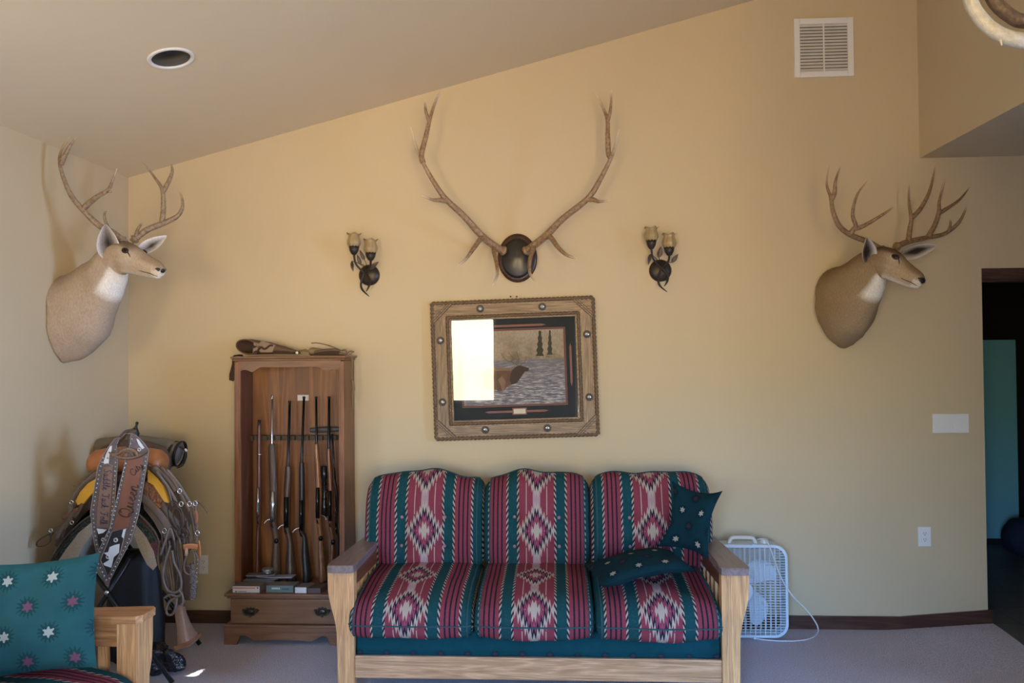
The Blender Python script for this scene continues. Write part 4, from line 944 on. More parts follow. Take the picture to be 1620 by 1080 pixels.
# ------------------------------------------------------------------ mule deer shoulder mounts
HIDE = attr_mat('deer hide', .9, 300, .6, (1, 1, .4), .42, .1, 150, .004)
NOSEM = plain('wet black nose', (.012, .011, .011), .3, bump=.3, bscale=260)
EYEM = plain('glass eye', (.012, .007, .004), .06)
LIDM = plain('dark eyelid', (.03, .02, .014), .5)
def lerp(a, b, t): return tuple(a[i]*(1-t)+b[i]*t for i in range(3))
def deer(label, secs, L0, L1, T0, coat, antlers, near_ear, far_ear, amat, basemode, throat=(4.35, 1.05)):
    """secs: (world centre, half width, half height) from the wall to the nose"""
    C = [s_[0] for s_ in secs]; n = len(C); rings_ = []
    Ls = [V(L0).lerp(V(L1), sst(min(1, i/6.0))) for i in range(n)]
    T = []
    for i in range(n):
        t = (C[min(i+1, n-1)]-C[max(i-1, 0)]).normalized()
        if i == 0: t = V(T0)
        elif i == 1: t = (t+V(T0)).normalized()
        T.append(t)
    sub = 6; idx = []
    PC, ex = smooth(C, [[s_[1] for s_ in secs], [s_[2] for s_ in secs], *[[t[k] for t in T] for k in range(3)], *[[l[k] for l in Ls] for k in range(3)]], sub)
    N = len(PC); seg = 40; rg, cols, frames = [], [], []
    body, back, light, white, dark, blackc = coat['body'], coat['back'], coat['light'], coat['white'], coat['dark'], (.014, .012, .011)
    for i in range(N):
        s_ = i/sub; hw, hh = ex[0][i], ex[1][i]; t = V((ex[2][i], ex[3][i], ex[4][i])).normalized(); l = V((ex[5][i], ex[6][i], ex[7][i]))
        b = t.cross(l).normalized(); a = b.cross(t).normalized(); ring, cr_ = [], []
        frames.append((PC[i], a, b, t, hw, hh))
        for k in range(seg):
            th = 2*pi*k/seg; c, s2 = cos(th), sin(th)
            pw = .92; x = math.copysign(abs(c)**pw, c); y = math.copysign(abs(s2)**pw, s2)
            w_ = hw
            if s_ > 5.5: w_ = hw*(1-.22*max(0, -s2) - .16*max(0, s2)**2*(1 if s_ < 9 else .4))    # jaw and forehead narrower than the cheeks
            p = PC[i]+a*(x*w_)+b*(y*hh)
            if s_ < 2.6 and s2 < 0: p -= a*(x*w_*.42*s2*s2*(1-sst(s_/2.6)))
            # muscle swells, eye hollow, brow
            if s_ < 5: p += (a*x+b*y)*(.010*mnoise.noise(p*7)+.006*mnoise.noise(p*17))
            if 6.2 < s_ < 8.6: p += a*(math.copysign(1, c))*(.010*exp(-((s_-7.15)/.35)**2-((th if th < pi/2 else (pi-th) if th < 3*pi/2 else th-2*pi)-.62)**2/.05))
            if 8.6 < s_ < 10.6: p -= a*math.copysign(.006, c)*exp(-((s_-9.6)/.6)**2)*max(0, s2)
            if basemode and s_ < 1.0: p += (a*x+b*y)*.006*mnoise.noise(V((th*9, s_, 3)))
            ring.append(p)
            up = s2
            col = lerp(body, back, sst((up-.1)/.8)*(1 if s_ < 5.5 else .25))
            col = lerp(col, coat['chest'], sst((-up-.2)/.9)*(1 if s_ < 4 else 0)*coat.get('chestk', .5))
            m1 = .5+.5*mnoise.noise(p*9); col = lerp(col, light, .25*m1 if s_ < 5 else 0)
            # white throat bib
            ang = abs(((th-1.5*pi+pi) % (2*pi))-pi); ang2 = abs(((th-coat.get('bib', 1.5*pi)+pi) % (2*pi))-pi)
            k_ = sst((1-abs(s_-throat[0])/throat[1])*3.0)*sst((1.45-ang2)*3.5); col = lerp(col, white, k_)
            if s_ > 5.3:
                q_ = exp(-((s_-7.25)/.75)**2)*exp(-(abs(up)-.42)**2/.10)
                if up > -.3: col = lerp(col, coat['eyep'], .95*q_)
                col = lerp(col, light, sst((s_-6.2)/1.2)*sst((.75-up)/.6)*.75)                   # pale face
                col = lerp(col, white, sst((s_-6.0)/1)*sst((-up-.62)/.3)*.5)                     # pale jaw line
                col = lerp(col, dark, sst((up-.55)/.25)*sst((s_-4.9)/.5)*sst((8.0-s_)/1.2)*.8)    # dark forehead
                col = lerp(col, coat['muzz'], sst((up-.35)/.3)*sst((s_-8.2)/1)*.6)
                if 10.2 < s_: col = lerp(col, white, sst((s_-10.2)/.4)*sst((.1-up)/.3)*.55)
            cr_.append(col)
        rg.append(ring); cols.append(cr_)
    root = thing('deer_mount', C[0], label, 'mounted deer')
    mb = MB(); mb.rings(rg, cols); o = obj('hide', mb, HIDE, root)
    def F(s_): return frames[min(N-1, int(s_*sub+.5))]
    def surf(s_, th, lift=0.0):
        i = min(N-1, int(round(s_*sub))); k = int(round(th/(2*pi)*seg)) % seg; p = rg[i][k]; return p+(p-PC[i]).normalized()*lift
    # nose pad with nostrils and mouth line
    p, a, b, t, hw, hh = F(11.2); sc = hw/.03
    R3 = Matrix((a, t, b)).transposed()
    mb = MB(); mb.ball(p+t*.004*sc+b*.006*sc, (.0275*sc, .022*sc, .0205*sc), R3, seg=18)
    for sd in (-1, 1): mb.sweep([p+a*(sd*.012*sc)+t*.017*sc+b*.008*sc, p+a*(sd*.024*sc)+t*.007*sc+b*.011*sc, p+a*(sd*.028*sc)-t*.008*sc+b*.007*sc], [.005*sc, .0075*sc, .003*sc], seg=8)
    obj('nose', mb, NOSEM, root)
    mb = MB()
    for sg in (1, -1):
        thm = lambda q: (1.5*pi+sg*q)
        pts = [surf(11.3, thm(.65), .000), surf(10.8, thm(.95), .0005), surf(10.2, thm(1.05), .0005), surf(9.4, thm(1.12), .0005), surf(8.9, thm(1.10), .0002)]
        mb.sweep(pts, [.0022, .0022, .0025, .002, .001], seg=6)
    obj('mouth', mb, LIDM, root)
    mb = MB(); p, a, b, t, hw, hh = F(10.9); mb.ball(p-b*(hh*.72)-t*.004, (hw*.66, .024*sc, hh*.34), Matrix((a, t, b)).transposed(), seg=16)
    mb.col = [lerp(white, light, .35)]*len(mb.v); mb.hascol = True; obj('chin', mb, HIDE, root)
    for sd in (1, -1):
        th = .60 if sd == 1 else pi-.60
        p, a, b, t, hw, hh = F(7.15); pe = surf(7.15, th, -.004); out = (a*sd*.92+b*.25+t*.22).normalized()
        R2 = Matrix((t, out, t.cross(out))).transposed()
        mb = MB(); mb.ball(pe, (.0205, .012, .0155), R2, seg=16); e = obj('eye', mb, EYEM, root)
        mb = MB(); ring = [pe+t*(.020*cos(q))+t.cross(out)*(-.0125*sin(q))+out*.007 for q in [2*pi*j/14 for j in range(14)]]
        mb.sweep(ring, .0032, closed=True, sub=2, seg=6); mb.sweep([pe+t*.019+out*.006-b*.002, pe+t*.032-b*.013+out*.002, pe+t*.040-b*.024-out*.003], [.0035, .003, .0012], seg=6); obj('eyelid', mb, LIDM, e)
    # ears: cupped leaf shapes
    for (base, tip, face, w, inn) in (near_ear, far_ear):
        base, tip, face = V(base), V(tip), V(face); d = tip-base; Ln = d.length; d.normalize(); sd_ = d.cross(face).normalized(); fn = sd_.cross(d).normalized()
        if fn.dot(face) < 0: fn = -fn
        vs, fs, cl = [], [], []; n1, n2 = 14, 12
        for lay in (0, 1):
            for i in range(n1+1):
                tt = i/n1; ww = w*(sin(pi*(.10+.90*tt)**.72))**.75 if tt < 1 else .001
                for j in range(n2+1):
                    q = -1+2*j/n2; dep = .62*ww*(q*q)*(1-.55*tt) ; pz = fn*(dep-ww*.3*(1-tt)-(.005 if lay else 0))
                    vs.append(base+d*(Ln*tt)+sd_*(ww*q*(1-.12*q*q))+pz+fn*(.012*tt*tt))
                    if lay: cl.append(coat['body'])
                    else:
                        k = max(0, 1-abs(q)*1.2)*max(0, 1-abs(tt-.42)*1.7)*1.5; st = .5+.5*sin(q*14); cl.append(lerp(lerp(inn, coat['white'], .12*st+.75*abs(q)**2.2), (.03, .022, .018), min(1, k*coat.get('eardark', 1.1))))
        m_ = (n1+1)*(n2+1)
        for i in range(n1):
            for j in range(n2):
                a = i*(n2+1)+j; fs.append([a, a+1, a+n2+2, a+n2+1]); a += m_; fs.append([a, a+n2+1, a+n2+2, a+1])
        for i in range(n1):
            for j in (0, n2):
                a = i*(n2+1)+j; f = [a, a+n2+1, a+m_+n2+1, a+m_]; fs.append(f if j == 0 else f[::-1])
        mb = MB(); mb.add(vs, fs, cols=cl); obj('ear', mb, HIDE, root)
    for brs in antlers:
        mb = MB()
        for pts, r0, r1 in brs: beam(mb, pts, r0, r1, .22)
        p, q = brs[0][0][0], brs[0][0][1]; d = (q-p).normalized()
        o = obj('antler', mb, amat, root)
        mb = MB(); mb.lathe([(.014, -.02), (.018, -.008), (.025, -.002), (.025, .006), (.018, .012)], p, d, 16)
        for i, v in enumerate(mb.v): mb.v[i] = v+(v-p).normalized()*.004*mnoise.noise(v*110)
        obj('burr', mb, amat, o)
    return root
# --- the mount on the back wall, beside the doorway
k = mpp(-.3)
RS = [(1333, 487, -.004, .160, .250), (1335, 484, -.07, .168, .250), (1342, 473, -.16, .148, .222), (1355, 456, -.25, .118, .172), (1370, 436, -.32, .092, .128), (1383, 420, -.36, .076, .098),
      (1397, 416, -.39, .071, .094), (1411, 420, -.42, .064, .083), (1424, 429, -.45, .054, .068), (1436, 436, -.48, .044, .060), (1446, 441, -.505, .039, .054), (1454, 444, -.525, .033, .043), (1459.5, 446, -.54, .017, .022)]
RQ = lambda zx, zy, Y: at(1240+zx/3.272, 240+zy/3.272, Y)
coatR = dict(body=(.265, .185, .10), back=(.19, .125, .062), light=(.42, .32, .20), white=(.74, .71, .62), dark=(.075, .046, .026), chest=(.36, .27, .165), muzz=(.20, .14, .085), bib=1.5*pi+.35, eyep=(.48, .40, .30))
rant = [
 [([RQ(508, 507, -.37), RQ(440, 468, -.40), RQ(350, 432, -.45), RQ(288, 385, -.49), RQ(255, 310, -.51), RQ(243, 235, -.50), RQ(228, 195, -.50), RQ(222, 150, -.49), RQ(235, 57, -.46)], .0165, .003),
  ([RQ(247, 248, -.50), RQ(262, 215, -.51), RQ(268, 150, -.52), RQ(293, 73, -.51)], .0135, .003),
  ([RQ(338, 430, -.455), RQ(362, 400, -.47), RQ(372, 380, -.475), RQ(356, 320, -.49), RQ(380, 222, -.50), RQ(438, 145, -.49)], .0145, .003),
  ([RQ(366, 398, -.47), RQ(410, 385, -.48), RQ(500, 332, -.51), RQ(573, 282, -.53)], .0135, .003)],
 [([RQ(585, 490, -.33), RQ(640, 466, -.29), RQ(740, 444, -.24), RQ(830, 425, -.21), (RQ(900, 372, -.20)), RQ(935, 312, -.20), RQ(942, 274, -.21)], .0165, .003),
  ([RQ(850, 416, -.21), RQ(862, 385, -.22), RQ(863, 348, -.23)], .010, .003),
  ([RQ(645, 462, -.29), RQ(652, 400, -.29), RQ(660, 345, -.29), RQ(648, 265, -.28), RQ(648, 154, -.26)], .0145, .003),
  ([RQ(660, 345, -.29), RQ(710, 290, -.27), RQ(757, 195, -.23), RQ(781, 78, -.18)], .014, .003),
  ([RQ(745, 442, -.24), RQ(782, 378, -.23), RQ(803, 310, -.22), RQ(806, 250, -.22), RQ(838, 137, -.20)], .0155, .003),
  ([RQ(803, 318, -.22), RQ(850, 290, -.20), RQ(910, 247, -.17), RQ(962, 184, -.14)], .0125, .003)]]
deer('brown mule deer shoulder mount on the bare wall beside the dark doorway', [(at(x, y, Y), w_, h_) for x, y, Y, w_, h_ in RS], (1, 0, 0), (.45, .89, 0), (0, -1, 0), coatR, rant,
  (at(1374, 414, -.42), at(1369, 375, -.46), (.35, -.93, -.1), .058, (.17, .135, .11)), (at(1428, 403, -.34), at(1481, 388, -.28), (-.1, -.9, -.25), .045, (.50, .44, .36)), DEERA, True)
# --- the mount on the left wall, in the corner
LP = lambda px, py, X: atx(px, py, X)
pb = LP(101, 505, XL+.004); pY = pb.y
LS = [(pb, .150, .243)]
for x, y, dx, dy, w_, h_ in [(111, 501, .07, -.0, .158, .245), (128, 487, .16, -.02, .145, .218), (150, 460, .26, -.05, .112, .166), (170, 432, .33, -.08, .09, .122), (182, 413, .375, -.10, .076, .096),
      (195, 407, .42, -.12, .070, .092), (208, 410, .465, -.145, .064, .080), (221, 416, .505, -.165, .053, .068), (233, 421, .55, -.19, .044, .058), (244, 425, .58, -.21, .039, .052), (252, 428, .60, -.22, .033, .042), (257.5, 430, .615, -.23, .017, .021)]:
    LS.append((at(x, y, pY+dy), w_, h_))
LQ = lambda zx, zy, dy: at(50+zx/2.571, 180+zy/2.571, pY+dy)
coatL = dict(body=(.40, .315, .225), back=(.33, .26, .19), light=(.50, .42, .32), white=(.76, .74, .66), dark=(.13, .09, .055), chest=(.42, .33, .24), muzz=(.28, .20, .13), bib=1.5*pi+.3, eardark=.75, eyep=(.55, .48, .38))
lant = [
 [([LQ(372, 515, -.11), LQ(330, 482, -.13), LQ(280, 458, -.16), LQ(222, 405, -.19), LQ(165, 338, -.21), LQ(130, 262, -.22), LQ(113, 190, -.21), LQ(125, 140, -.20), LQ(152, 96, -.18)], .0175, .003),
  ([LQ(119, 205, -.215), LQ(135, 170, -.22), LQ(155, 132, -.22), LQ(179, 97, -.21)], .0145, .003),
  ([LQ(205, 392, -.19), LQ(235, 362, -.20), LQ(270, 335, -.22), LQ(310, 310, -.23), LQ(328, 275, -.24), LQ(347, 224, -.25)], .016, .003),
  ([LQ(312, 312, -.23), LQ(322, 318, -.24)], .009, .006),
  ([LQ(340, 492, -.125), LQ(312, 462, -.14), LQ(297, 425, -.16), LQ(298, 402, -.17), LQ(313, 392, -.18)], .010, .003)],
 [([LQ(418, 510, -.07), LQ(470, 472, -.04), LQ(540, 443, .0), LQ(590, 418, .02), LQ(612, 385, .03), LQ(612, 345, .03), LQ(595, 298, .03)], .0175, .003),
  ([LQ(530, 446, 0), LQ(536, 380, 0), LQ(532, 312, 0), LQ(505, 265, .0), LQ(448, 190, .0)], .0155, .003),
  ([LQ(533, 318, 0), LQ(556, 278, .02), LQ(572, 235, .04), LQ(568, 204, .05)], .014, .003),
  ([LQ(424, 500, -.07), LQ(432, 470, -.09), LQ(452, 441, -.11)], .012, .003)]]
deer('pale grey brown mule deer shoulder mount on the side wall above the saddle', LS, (0, 1, 0), (.45, .89, 0), (1, 0, 0), coatL, lant,
  (at(174, 407, pY-.15), at(167, 354, pY-.20), (.40, -.91, -.05), .064, (.26, .215, .18)), (at(222, 398, pY-.06), at(264, 374, pY+.03), (-.1, -.95, -.2), .042, (.58, .56, .52)), DEERB, False)
# ------------------------------------------------------------------ gun cabinet
MAPZ = wood('maple cabinet wood upright', (.26, .105, .038), (.175, .064, .022), 2, .38, 4, .5)
MAPX = wood('maple cabinet wood', (.235, .115, .056), (.17, .08, .038), 0, .38, 4, .5)
MAPB = wood('cabinet back panel', (.30, .125, .035), (.17, .065, .017), 2, .4, 3, .4)
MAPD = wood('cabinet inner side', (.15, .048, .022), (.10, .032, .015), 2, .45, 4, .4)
YU, YG = -.255, -.355           # front planes of the upper case and of the base
ux0, ux1 = at(372, 750, YU).x, at(545, 750, YU).x
zt = at(460, 563, YU).z; zs = at(440, 938, YG).z          # top, shelf
cab = thing('gun_cabinet', ((ux0+ux1)/2, YU/2, 0), 'open fronted brown wooden gun cabinet with one drawer, rifles standing inside', 'cabinet')
tk = .022
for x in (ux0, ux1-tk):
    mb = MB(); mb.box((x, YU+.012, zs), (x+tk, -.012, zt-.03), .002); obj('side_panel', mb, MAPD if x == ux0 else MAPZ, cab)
mb = MB(); mb.box((ux0+tk, -.030, zs), (ux1-tk, -.014, zt-.03), .001); obj('back_panel', mb, MAPB, cab)
s0 = at(381.5, 750, YU).x; s1 = at(537.5, 750, YU).x
for a, b in ((ux0-.001, s0), (s1, ux1+.001)):
    mb = MB(); mb.box((a, YU-.008, zs+.001), (b, YU+.012, zt-.032), .003)
    inn = b-.008 if a < s0 else a; mb.box((inn, YU-.012, zs+.001), (inn+.008, YU-.004, zt-.07), .002); obj('stile', mb, MAPZ, cab)
# scalloped valance
zv = at(460, 580.5, YU).z; zl = at(408, 586.5, YU).z; yv = YU-.010
xa, xb = s0-.026, s1+.026; W_ = s1-s0
arch = []
for i in range(41):
    t = i/40; e = min(t, 1-t)*W_
    if e < .055: z = zl+.004*0+(.012)*sin(pi*e/.055)*.6
    elif e < .13: q = (e-.055)/.075; z = zl+(zv-zl)*sst((q-.35)/.65)-.008*sin(pi*min(1, q/.5))*(1 if q < .5 else 0)
    else: z = zv
    arch.append(V((s0+t*W_, yv, z)))
mb = MB(); mb.prism([V((xa+.015, yv, zt-.026)), V((xb-.015, yv, zt-.026)), V((xb-.015, yv, zl-.004))]+arch[::-1]+[V((xa+.015, yv, zl-.004))], (0, .018, 0)); obj('valance', mb, MAPX, cab)
mb = MB(); mb.box((ux0-.018, YU-.028, zt-.014), (ux1+.018, -.004, zt), .004); mb.box((ux0-.008, YU-.018, zt-.028), (ux1+.008, -.006, zt-.014), .005); obj('top', mb, MAPX, cab)
# base with drawer
gx0 = at(364, 968, YG).x; gx1 = ux1+(ux0-gx0); zp = at(440, 988, YG).z
mb = MB(); mb.box((gx0-.028, YG-.022, zs-.018), (gx1+.028, -.004, zs), .005); mb.box((gx0-.016, YG-.012, zs-.03), (gx1+.016, -.006, zs-.018), .004); obj('ledge', mb, MAPX, cab)
mb = MB(); mb.box((gx0, YG+.016, zp-.005), (gx1, -.006, zs-.03), .002); obj('base_case', mb, MAPX, cab)
mb = MB(); mb.box((gx0+.003, YG, zp+.006), (gx1-.003, YG+.016, zs-.036), .004); dr = obj('drawer', mb, wood('drawer front', (.235, .125, .062), (.19, .095, .045), 0, .33, 3, .3), cab)
# plinth with bracket feet
yp = YG-.020; xa, xb = gx0-.026, gx1+.026
foot = [(xa-.004, 0), (xa, zp)]
bot = [(xb, zp), (xb+.004, 0), (xb-.075, 0)]
for i in range(31):
    t = i/30; x = xb-.075-t*(xb-xa-.15); e = min(t, 1-t)*(xb-xa-.15)
    z = .040+.016*sin(min(e, .12)/.12*pi*1.5) if e < .12 else .040+.016*sin(pi*1.5)+.006*sst((e-.12)/.05)
    if e < .002: z = .008
    bot.append((x, max(z, .006)))
bot += [(xa+.075, 0)]
mb = MB(); mb.prism([V((x, yp, z)) for x, z in foot+bot], (0, .02, 0)); mb.box((xa, yp-.004, zp-.012), (xb, -.006, zp+.004), .004)
for x in (xa, xb-.02): mb.box((x, yp+.02, 0), (x+.02, -.006, zp-.012), .002)
obj('plinth', mb, MAPX, cab)
BRASS = plain('dark antique brass', (.075, .066, .045), .32, .8, var=.5, scale=90)
for px in (396, 510):
    c = at(px, 967, YG-.002); mb = MB()
    poly = [(-.052, .010), (-.040, .016), (-.030, .010), (-.022, .024), (-.008, .020), (0, .030), (.008, .020), (.022, .024), (.030, .010), (.040, .016), (.052, .010), (.046, -.004), (.034, -.010), (.026, -.022), (.012, -.024), (0, -.036), (-.012, -.024), (-.026, -.022), (-.034, -.010), (-.046, -.004)]
    mb.prism([V((c.x+x, YG-.004, c.z+z)) for x, z in poly], (0, .003, 0))
    for s in (-1, 1): mb.ball(V((c.x+s*.040, YG-.010, c.z+.006)), .008, seg=10)
    mb.ball(V((c.x, YG-.006, c.z)), (.024, .007, .015), seg=14)
    h = obj('handle', mb, BRASS, dr)
    mb = MB(); mb.sweep([V((c.x-.040, YG-.013, c.z+.006)), V((c.x-.034, YG-.018, c.z-.010)), V((c.x-.016, YG-.02, c.z-.018)), V((c.x, YG-.02, c.z-.014)), V((c.x+.016, YG-.02, c.z-.018)), V((c.x+.034, YG-.018, c.z-.010)), V((c.x+.040, YG-.013, c.z+.006))], .0032, seg=8); obj('bail', mb, BRASS, h)
c = at(451.5, 945, YG-.001); mb = MB(); mb.lathe([(.010, 0), (.010, .002), (.004, .003), (.0, .001)], V((c.x, YG, c.z)), (0, -1, 0), 20); obj('keyhole', mb, BRASS, dr)
# notched gun rest
zr = at(460, 692.5, -.06).z
mb = MB(); pts = []
n = 14; x0_, x1_ = ux0+tk+.002, ux1-tk-.002
poly = [(x0_, -.032), (x0_, -.075)]
for k in range(n):
    a = x0_+(x1_-x0_)*(k+.30)/n; b = x0_+(x1_-x0_)*(k+.70)/n; poly += [(a, -.075), (a+.003, -.055), (b-.003, -.055), (b, -.075)]
poly += [(x1_, -.075), (x1_, -.032)]
mb.prism([V((x, y, zr-.014)) for x, y in poly], (0, 0, .030)); obj('gun_rest', mb, plain('felted gun rest', (.075, .055, .034), .8, var=.3), cab)
x, z = at(479.5, 629, -.031).x, at(479.5, 629, -.031).z
mb = MB(); mb.box((x-.036, -.0315, z-.018), (x+.036, -.0302, z+.018), 0); obj('paper_label', mb, plain('white paper', (.70, .70, .68), .7, var=.04), cab)

# ------------------------------------------------------------------ long guns
STEEL = plain('blued steel', (.030, .032, .036), .22, .85, var=.2); BRIGHT = plain('bright barrel steel', (.50, .48, .44), .25, .9, var=.15)
SILVR = plain('polished action', (.55, .55, .53), .2, .9)
def gun(label, muz, fore, act, wrist, butt, stockmat, rb, wf, wb, barrelmat, bolt=0, scope=False, full=False, Yb=-.115, act_mat=None, knob=False):
    """image positions of muzzle, fore-end tip, action, wrist and butt; widths in pixels"""
    Ym, s = -.096, mpp(-.14)
    zf = zs+.004; pb = at(*butt, Yb); pm = at(*muz, Ym)
    def Y(py): return Ym+(Yb-Ym)*min(1.02, max(0, (py-muz[1])/(butt[1]-muz[1])))
    G = lambda p, dx=0, dy=0: at(p[0]+dx, p[1]+dy, Y(p[1]+dy))
    t = thing('rifle', (pb.x, Yb, zs), label, 'gun', 'long guns in the cabinet')
    mb = MB(); pa = G(act)
    mb.sweep([pm, G(fore), pa], [rb*s*.92, rb*s, rb*s*1.25], sub=1, seg=14); mb.lathe([(rb*s*1.1, 0), (rb*s*1.1, -.012)], pm, (pm-pa).normalized(), 14)
    mb.box(pm+V((-.0015, -rb*s-.007, -.022)), pm+V((.0015, -rb*s+.001, -.012)), .0005); obj('barrel', mb, barrelmat, t)
    # stock: fore-end, wrist, butt in one piece (wide seen side-on is depth here)
    mb = MB(); low = V((pb.x, Yb, zf)); bm_ = (V(G(wrist))*.5+low*.5)
    pts = [G(fore), G(fore, 0, 14), G(act, 0, -35), pa, G(act, 0, 22), G(wrist), G(wrist, (butt[0]-wrist[0])*.35, 30), low+V((0, 0, .06)), low]
    off = V((0, .006, 0)); pts = [p+off*0 for p in pts]
    w_ = [wf*.75, wf, wf*1.1, wf*1.05, wf*1.0, wf*.82, wb*.9, wb, wb*1.02]; d_ = [.013, .016, .022, .024, .024, .02, .033, .042, .044]
    mb.sweep(pts, [q*s/2 for q in w_], d_, ref=(1, 0, 0), seg=16, sub=5); obj('stock', mb, stockmat, t)
    mb = MB(); mb.sweep([G(act, 0, -30)+V((0, -.018, 0)), G(act, 0, 18)+V((0, -.020, 0))], [wf*s*.36]*2, [.014]*2, ref=(1, 0, 0), sub=1, seg=12)
    mb.box(pa+V((-.004, -.036, -.03)), pa+V((.004, -.03, .03)), .001); obj('action', mb, act_mat or STEEL, t)
    mb = MB(); g0 = G(act, 1.5, 22); mb.sweep([g0+V((0, -.022, .035)), g0+V((.0, -.045, .022)), g0+V((0, -.045, -.008)), g0+V((0, -.02, -.022))], [.004]*4, [.002]*4, ref=(1, 0, 0), seg=8); obj('trigger_guard', mb, STEEL, t)
    if bolt:
        b0 = G(act, bolt*2, 14); mb = MB(); mb.sweep([b0, b0+V((bolt*.03, -.008, -.008)), b0+V((bolt*.042, -.014, -.02))], .0035, seg=8); mb.ball(b0+V((bolt*.044, -.015, -.024)), .0075, seg=10); obj('bolt_handle', mb, SILVR, t)
    if scope:
        a = G(act, scope, -62)+V((0, .028, 0)); b = G(act, scope, 18)+V((0, .028, 0)); d = (b-a)
        mb = MB(); mb.sweep([a, a+d*.22, a+d*.27, a+d*.73, a+d*.78, b], [.021, .021, .013, .013, .019, .019], sub=1, seg=16)
        mb.lathe([(.009, 0), (.009, .02)], a+d*.5, (1, 0, 0), 12); obj('scope', mb, plain('black scope', (.010, .010, .011), .25) if 'black scope' not in bpy.data.materials else bpy.data.materials['black scope'], t)
        mb = MB()
        for q in (.35, .65): mb.lathe([(.015, -.006), (.016, 0), (.015, .006)], a+d*q, d.normalized(), 14)
        obj('scope_ring', mb, STEEL, t)
    if knob:
        kx = G(wrist, 2, 4)+V((0, -.022, 0)); mb = MB(); mb.ball(kx, (.014, .012, .016), seg=12); mb.ball(kx+V((.002, -.012, 0)), .004, seg=8); obj('hammer', mb, STEEL, t)
    if full:
        for py in (718,):
            c = G((muz[0], py)); mb = MB(); mb.lathe([(wf*s*.60, -.005), (wf*s*.62, 0), (wf*s*.60, .005)], c+V((0, -.004, 0)), (pm-pa).normalized(), 14, sy=1.0); mb.ball(c+V((-.014, -.006, 0)), .005, seg=8); obj('barrel_band', mb, SILVR, t)
            mb = MB(); mb.sweep([pm+V((0, -.010, -.01)), G((muz[0], 780))+V((0, -.016, 0))], .0032, sub=1, seg=8); obj('ramrod', mb, SILVR, t)
    return t
RED = wood('reddish stock', (.16, .055, .03), (.09, .028, .016), 2, .3, 9); GREYB = wood('dull brown stock', (.125, .080, .052), (.085, .052, .034), 2, .55, 8)
DKB = wood('dark brown stock', (.10, .055, .034), (.06, .034, .022), 2, .4, 8); BLK = plain('black fore-end', (.022, .020, .020), .4); ORB = wood('honey walnut stock', (.36, .165, .07), (.19, .078, .032), 2, .28, 10)
ORC = wood('red walnut stock', (.24, .095, .045), (.13, .048, .022), 2, .28, 10)
gun('old rifle with full length reddish stock and steel barrel band, shortest in the rack', (410.4, 664), (410.2, 672), (410.5, 800), (409.6, 836), (409.8, 905), RED, 2.2, 6.2, 7.5, STEEL, full=True, act_mat=SILVR)
gun('rifle with bright silver barrel and dull brown stock, second from the shortest rifle', (431, 625), (430, 702), (433, 806), (437, 850), (437, 909), GREYB, 1.7, 11.5, 15, BRIGHT, bolt=-1, act_mat=SILVR, knob=True)
gun('rifle with a banded double tube muzzle and plain brown stock, middle of the rack', (458.5, 634), (455.6, 737), (454.5, 815), (459, 855), (461, 915), DKB, 2.2, 10.5, 16, STEEL, bolt=-1)
gun('rifle with dark barrel crossing the white label and black fore-end', (481, 627), (477.3, 731), (478, 820), (482, 850), (486, 915), BLK, 2.1, 8.5, 13, STEEL, bolt=-1)
gun('scoped bolt rifle with honey coloured walnut stock', (500.2, 627), (500.8, 702), (504, 800), (507, 846), (511, 916), ORB, 2.0, 9.0, 11, STEEL, bolt=1, scope=7, act_mat=STEEL, knob=True)
gun('shotgun with long dark barrel and red brown stock, beside the cabinet stile', (520.7, 627), (520.4, 709), (523.5, 805), (526.5, 852), (527, 916), ORC, 2.3, 7.6, 7.6, STEEL, knob=True)
gun('thin black barrelled rifle leaning in the dark at the edge of the cabinet', (525.5, 686), (529, 740), (533, 815), (535.6, 850), (536.8, 905), BLK, 1.4, 2.8, 3.4, STEEL, Yb=-.078)
mb = MB(); a, b = at(489, 681, -.085), at(536, 679, -.085)
mb.sweep([a, a.lerp(b, .3), a.lerp(b, .8), b], [.014, .019, .017, .012], [.008, .012, .012, .008], ref=(0, 0, 1), seg=12); mb.v = [v+V((0, .022, 0)) for v in mb.v]
obj('knife_sheath', mb, plain('grey sheath', (.055, .052, .048), .5, var=.4), label='dark grey knife sheath lying along the gun rest behind the rifles', cat='sheath')

# ------------------------------------------------------------------ on the cabinet ledge
def carton(name, px0, px1, Y0, Y1, h, mats, label, skew=0, cat='box', extra=None):
    a, b = at(px0, 933, Y0), at(px1, 933, Y0)
    t = thing(name, ((a.x+b.x)/2, (Y0+Y1)/2, zs), label, cat)
    mb = MB(); mb.box((a.x, Y0, zs+.0008), (b.x, Y1, zs+h), .0012)
    for i, v in enumerate(mb.v): mb.v[i] = V((v.x+(v.y-Y0)*skew, v.y, v.z))
    obj('carton', mb, mats[0], t)
    if len(mats) > 1:
        mb = MB(); mb.box((a.x+.001, Y0-.0008, zs+.0018), (b.x-.001, Y0+.0002, zs+h-.001), 0); o = obj('end_panel', mb, mats[1], t)
        if extra: extra(a.x, b.x, Y0-.0012, o, h)
    return t
GREYC = plain('grey card', (.17, .155, .14), .6); WHC = plain('white card', (.62, .62, .60), .6, var=.03); GRNC = plain('grey green card', (.12, .17, .155), .6, var=.04)
REDC, NVC, WTC = plain('red print', (.50, .10, .06), .6), plain('navy print', (.03, .035, .12), .6), plain('white print', (.60, .64, .60), .6)
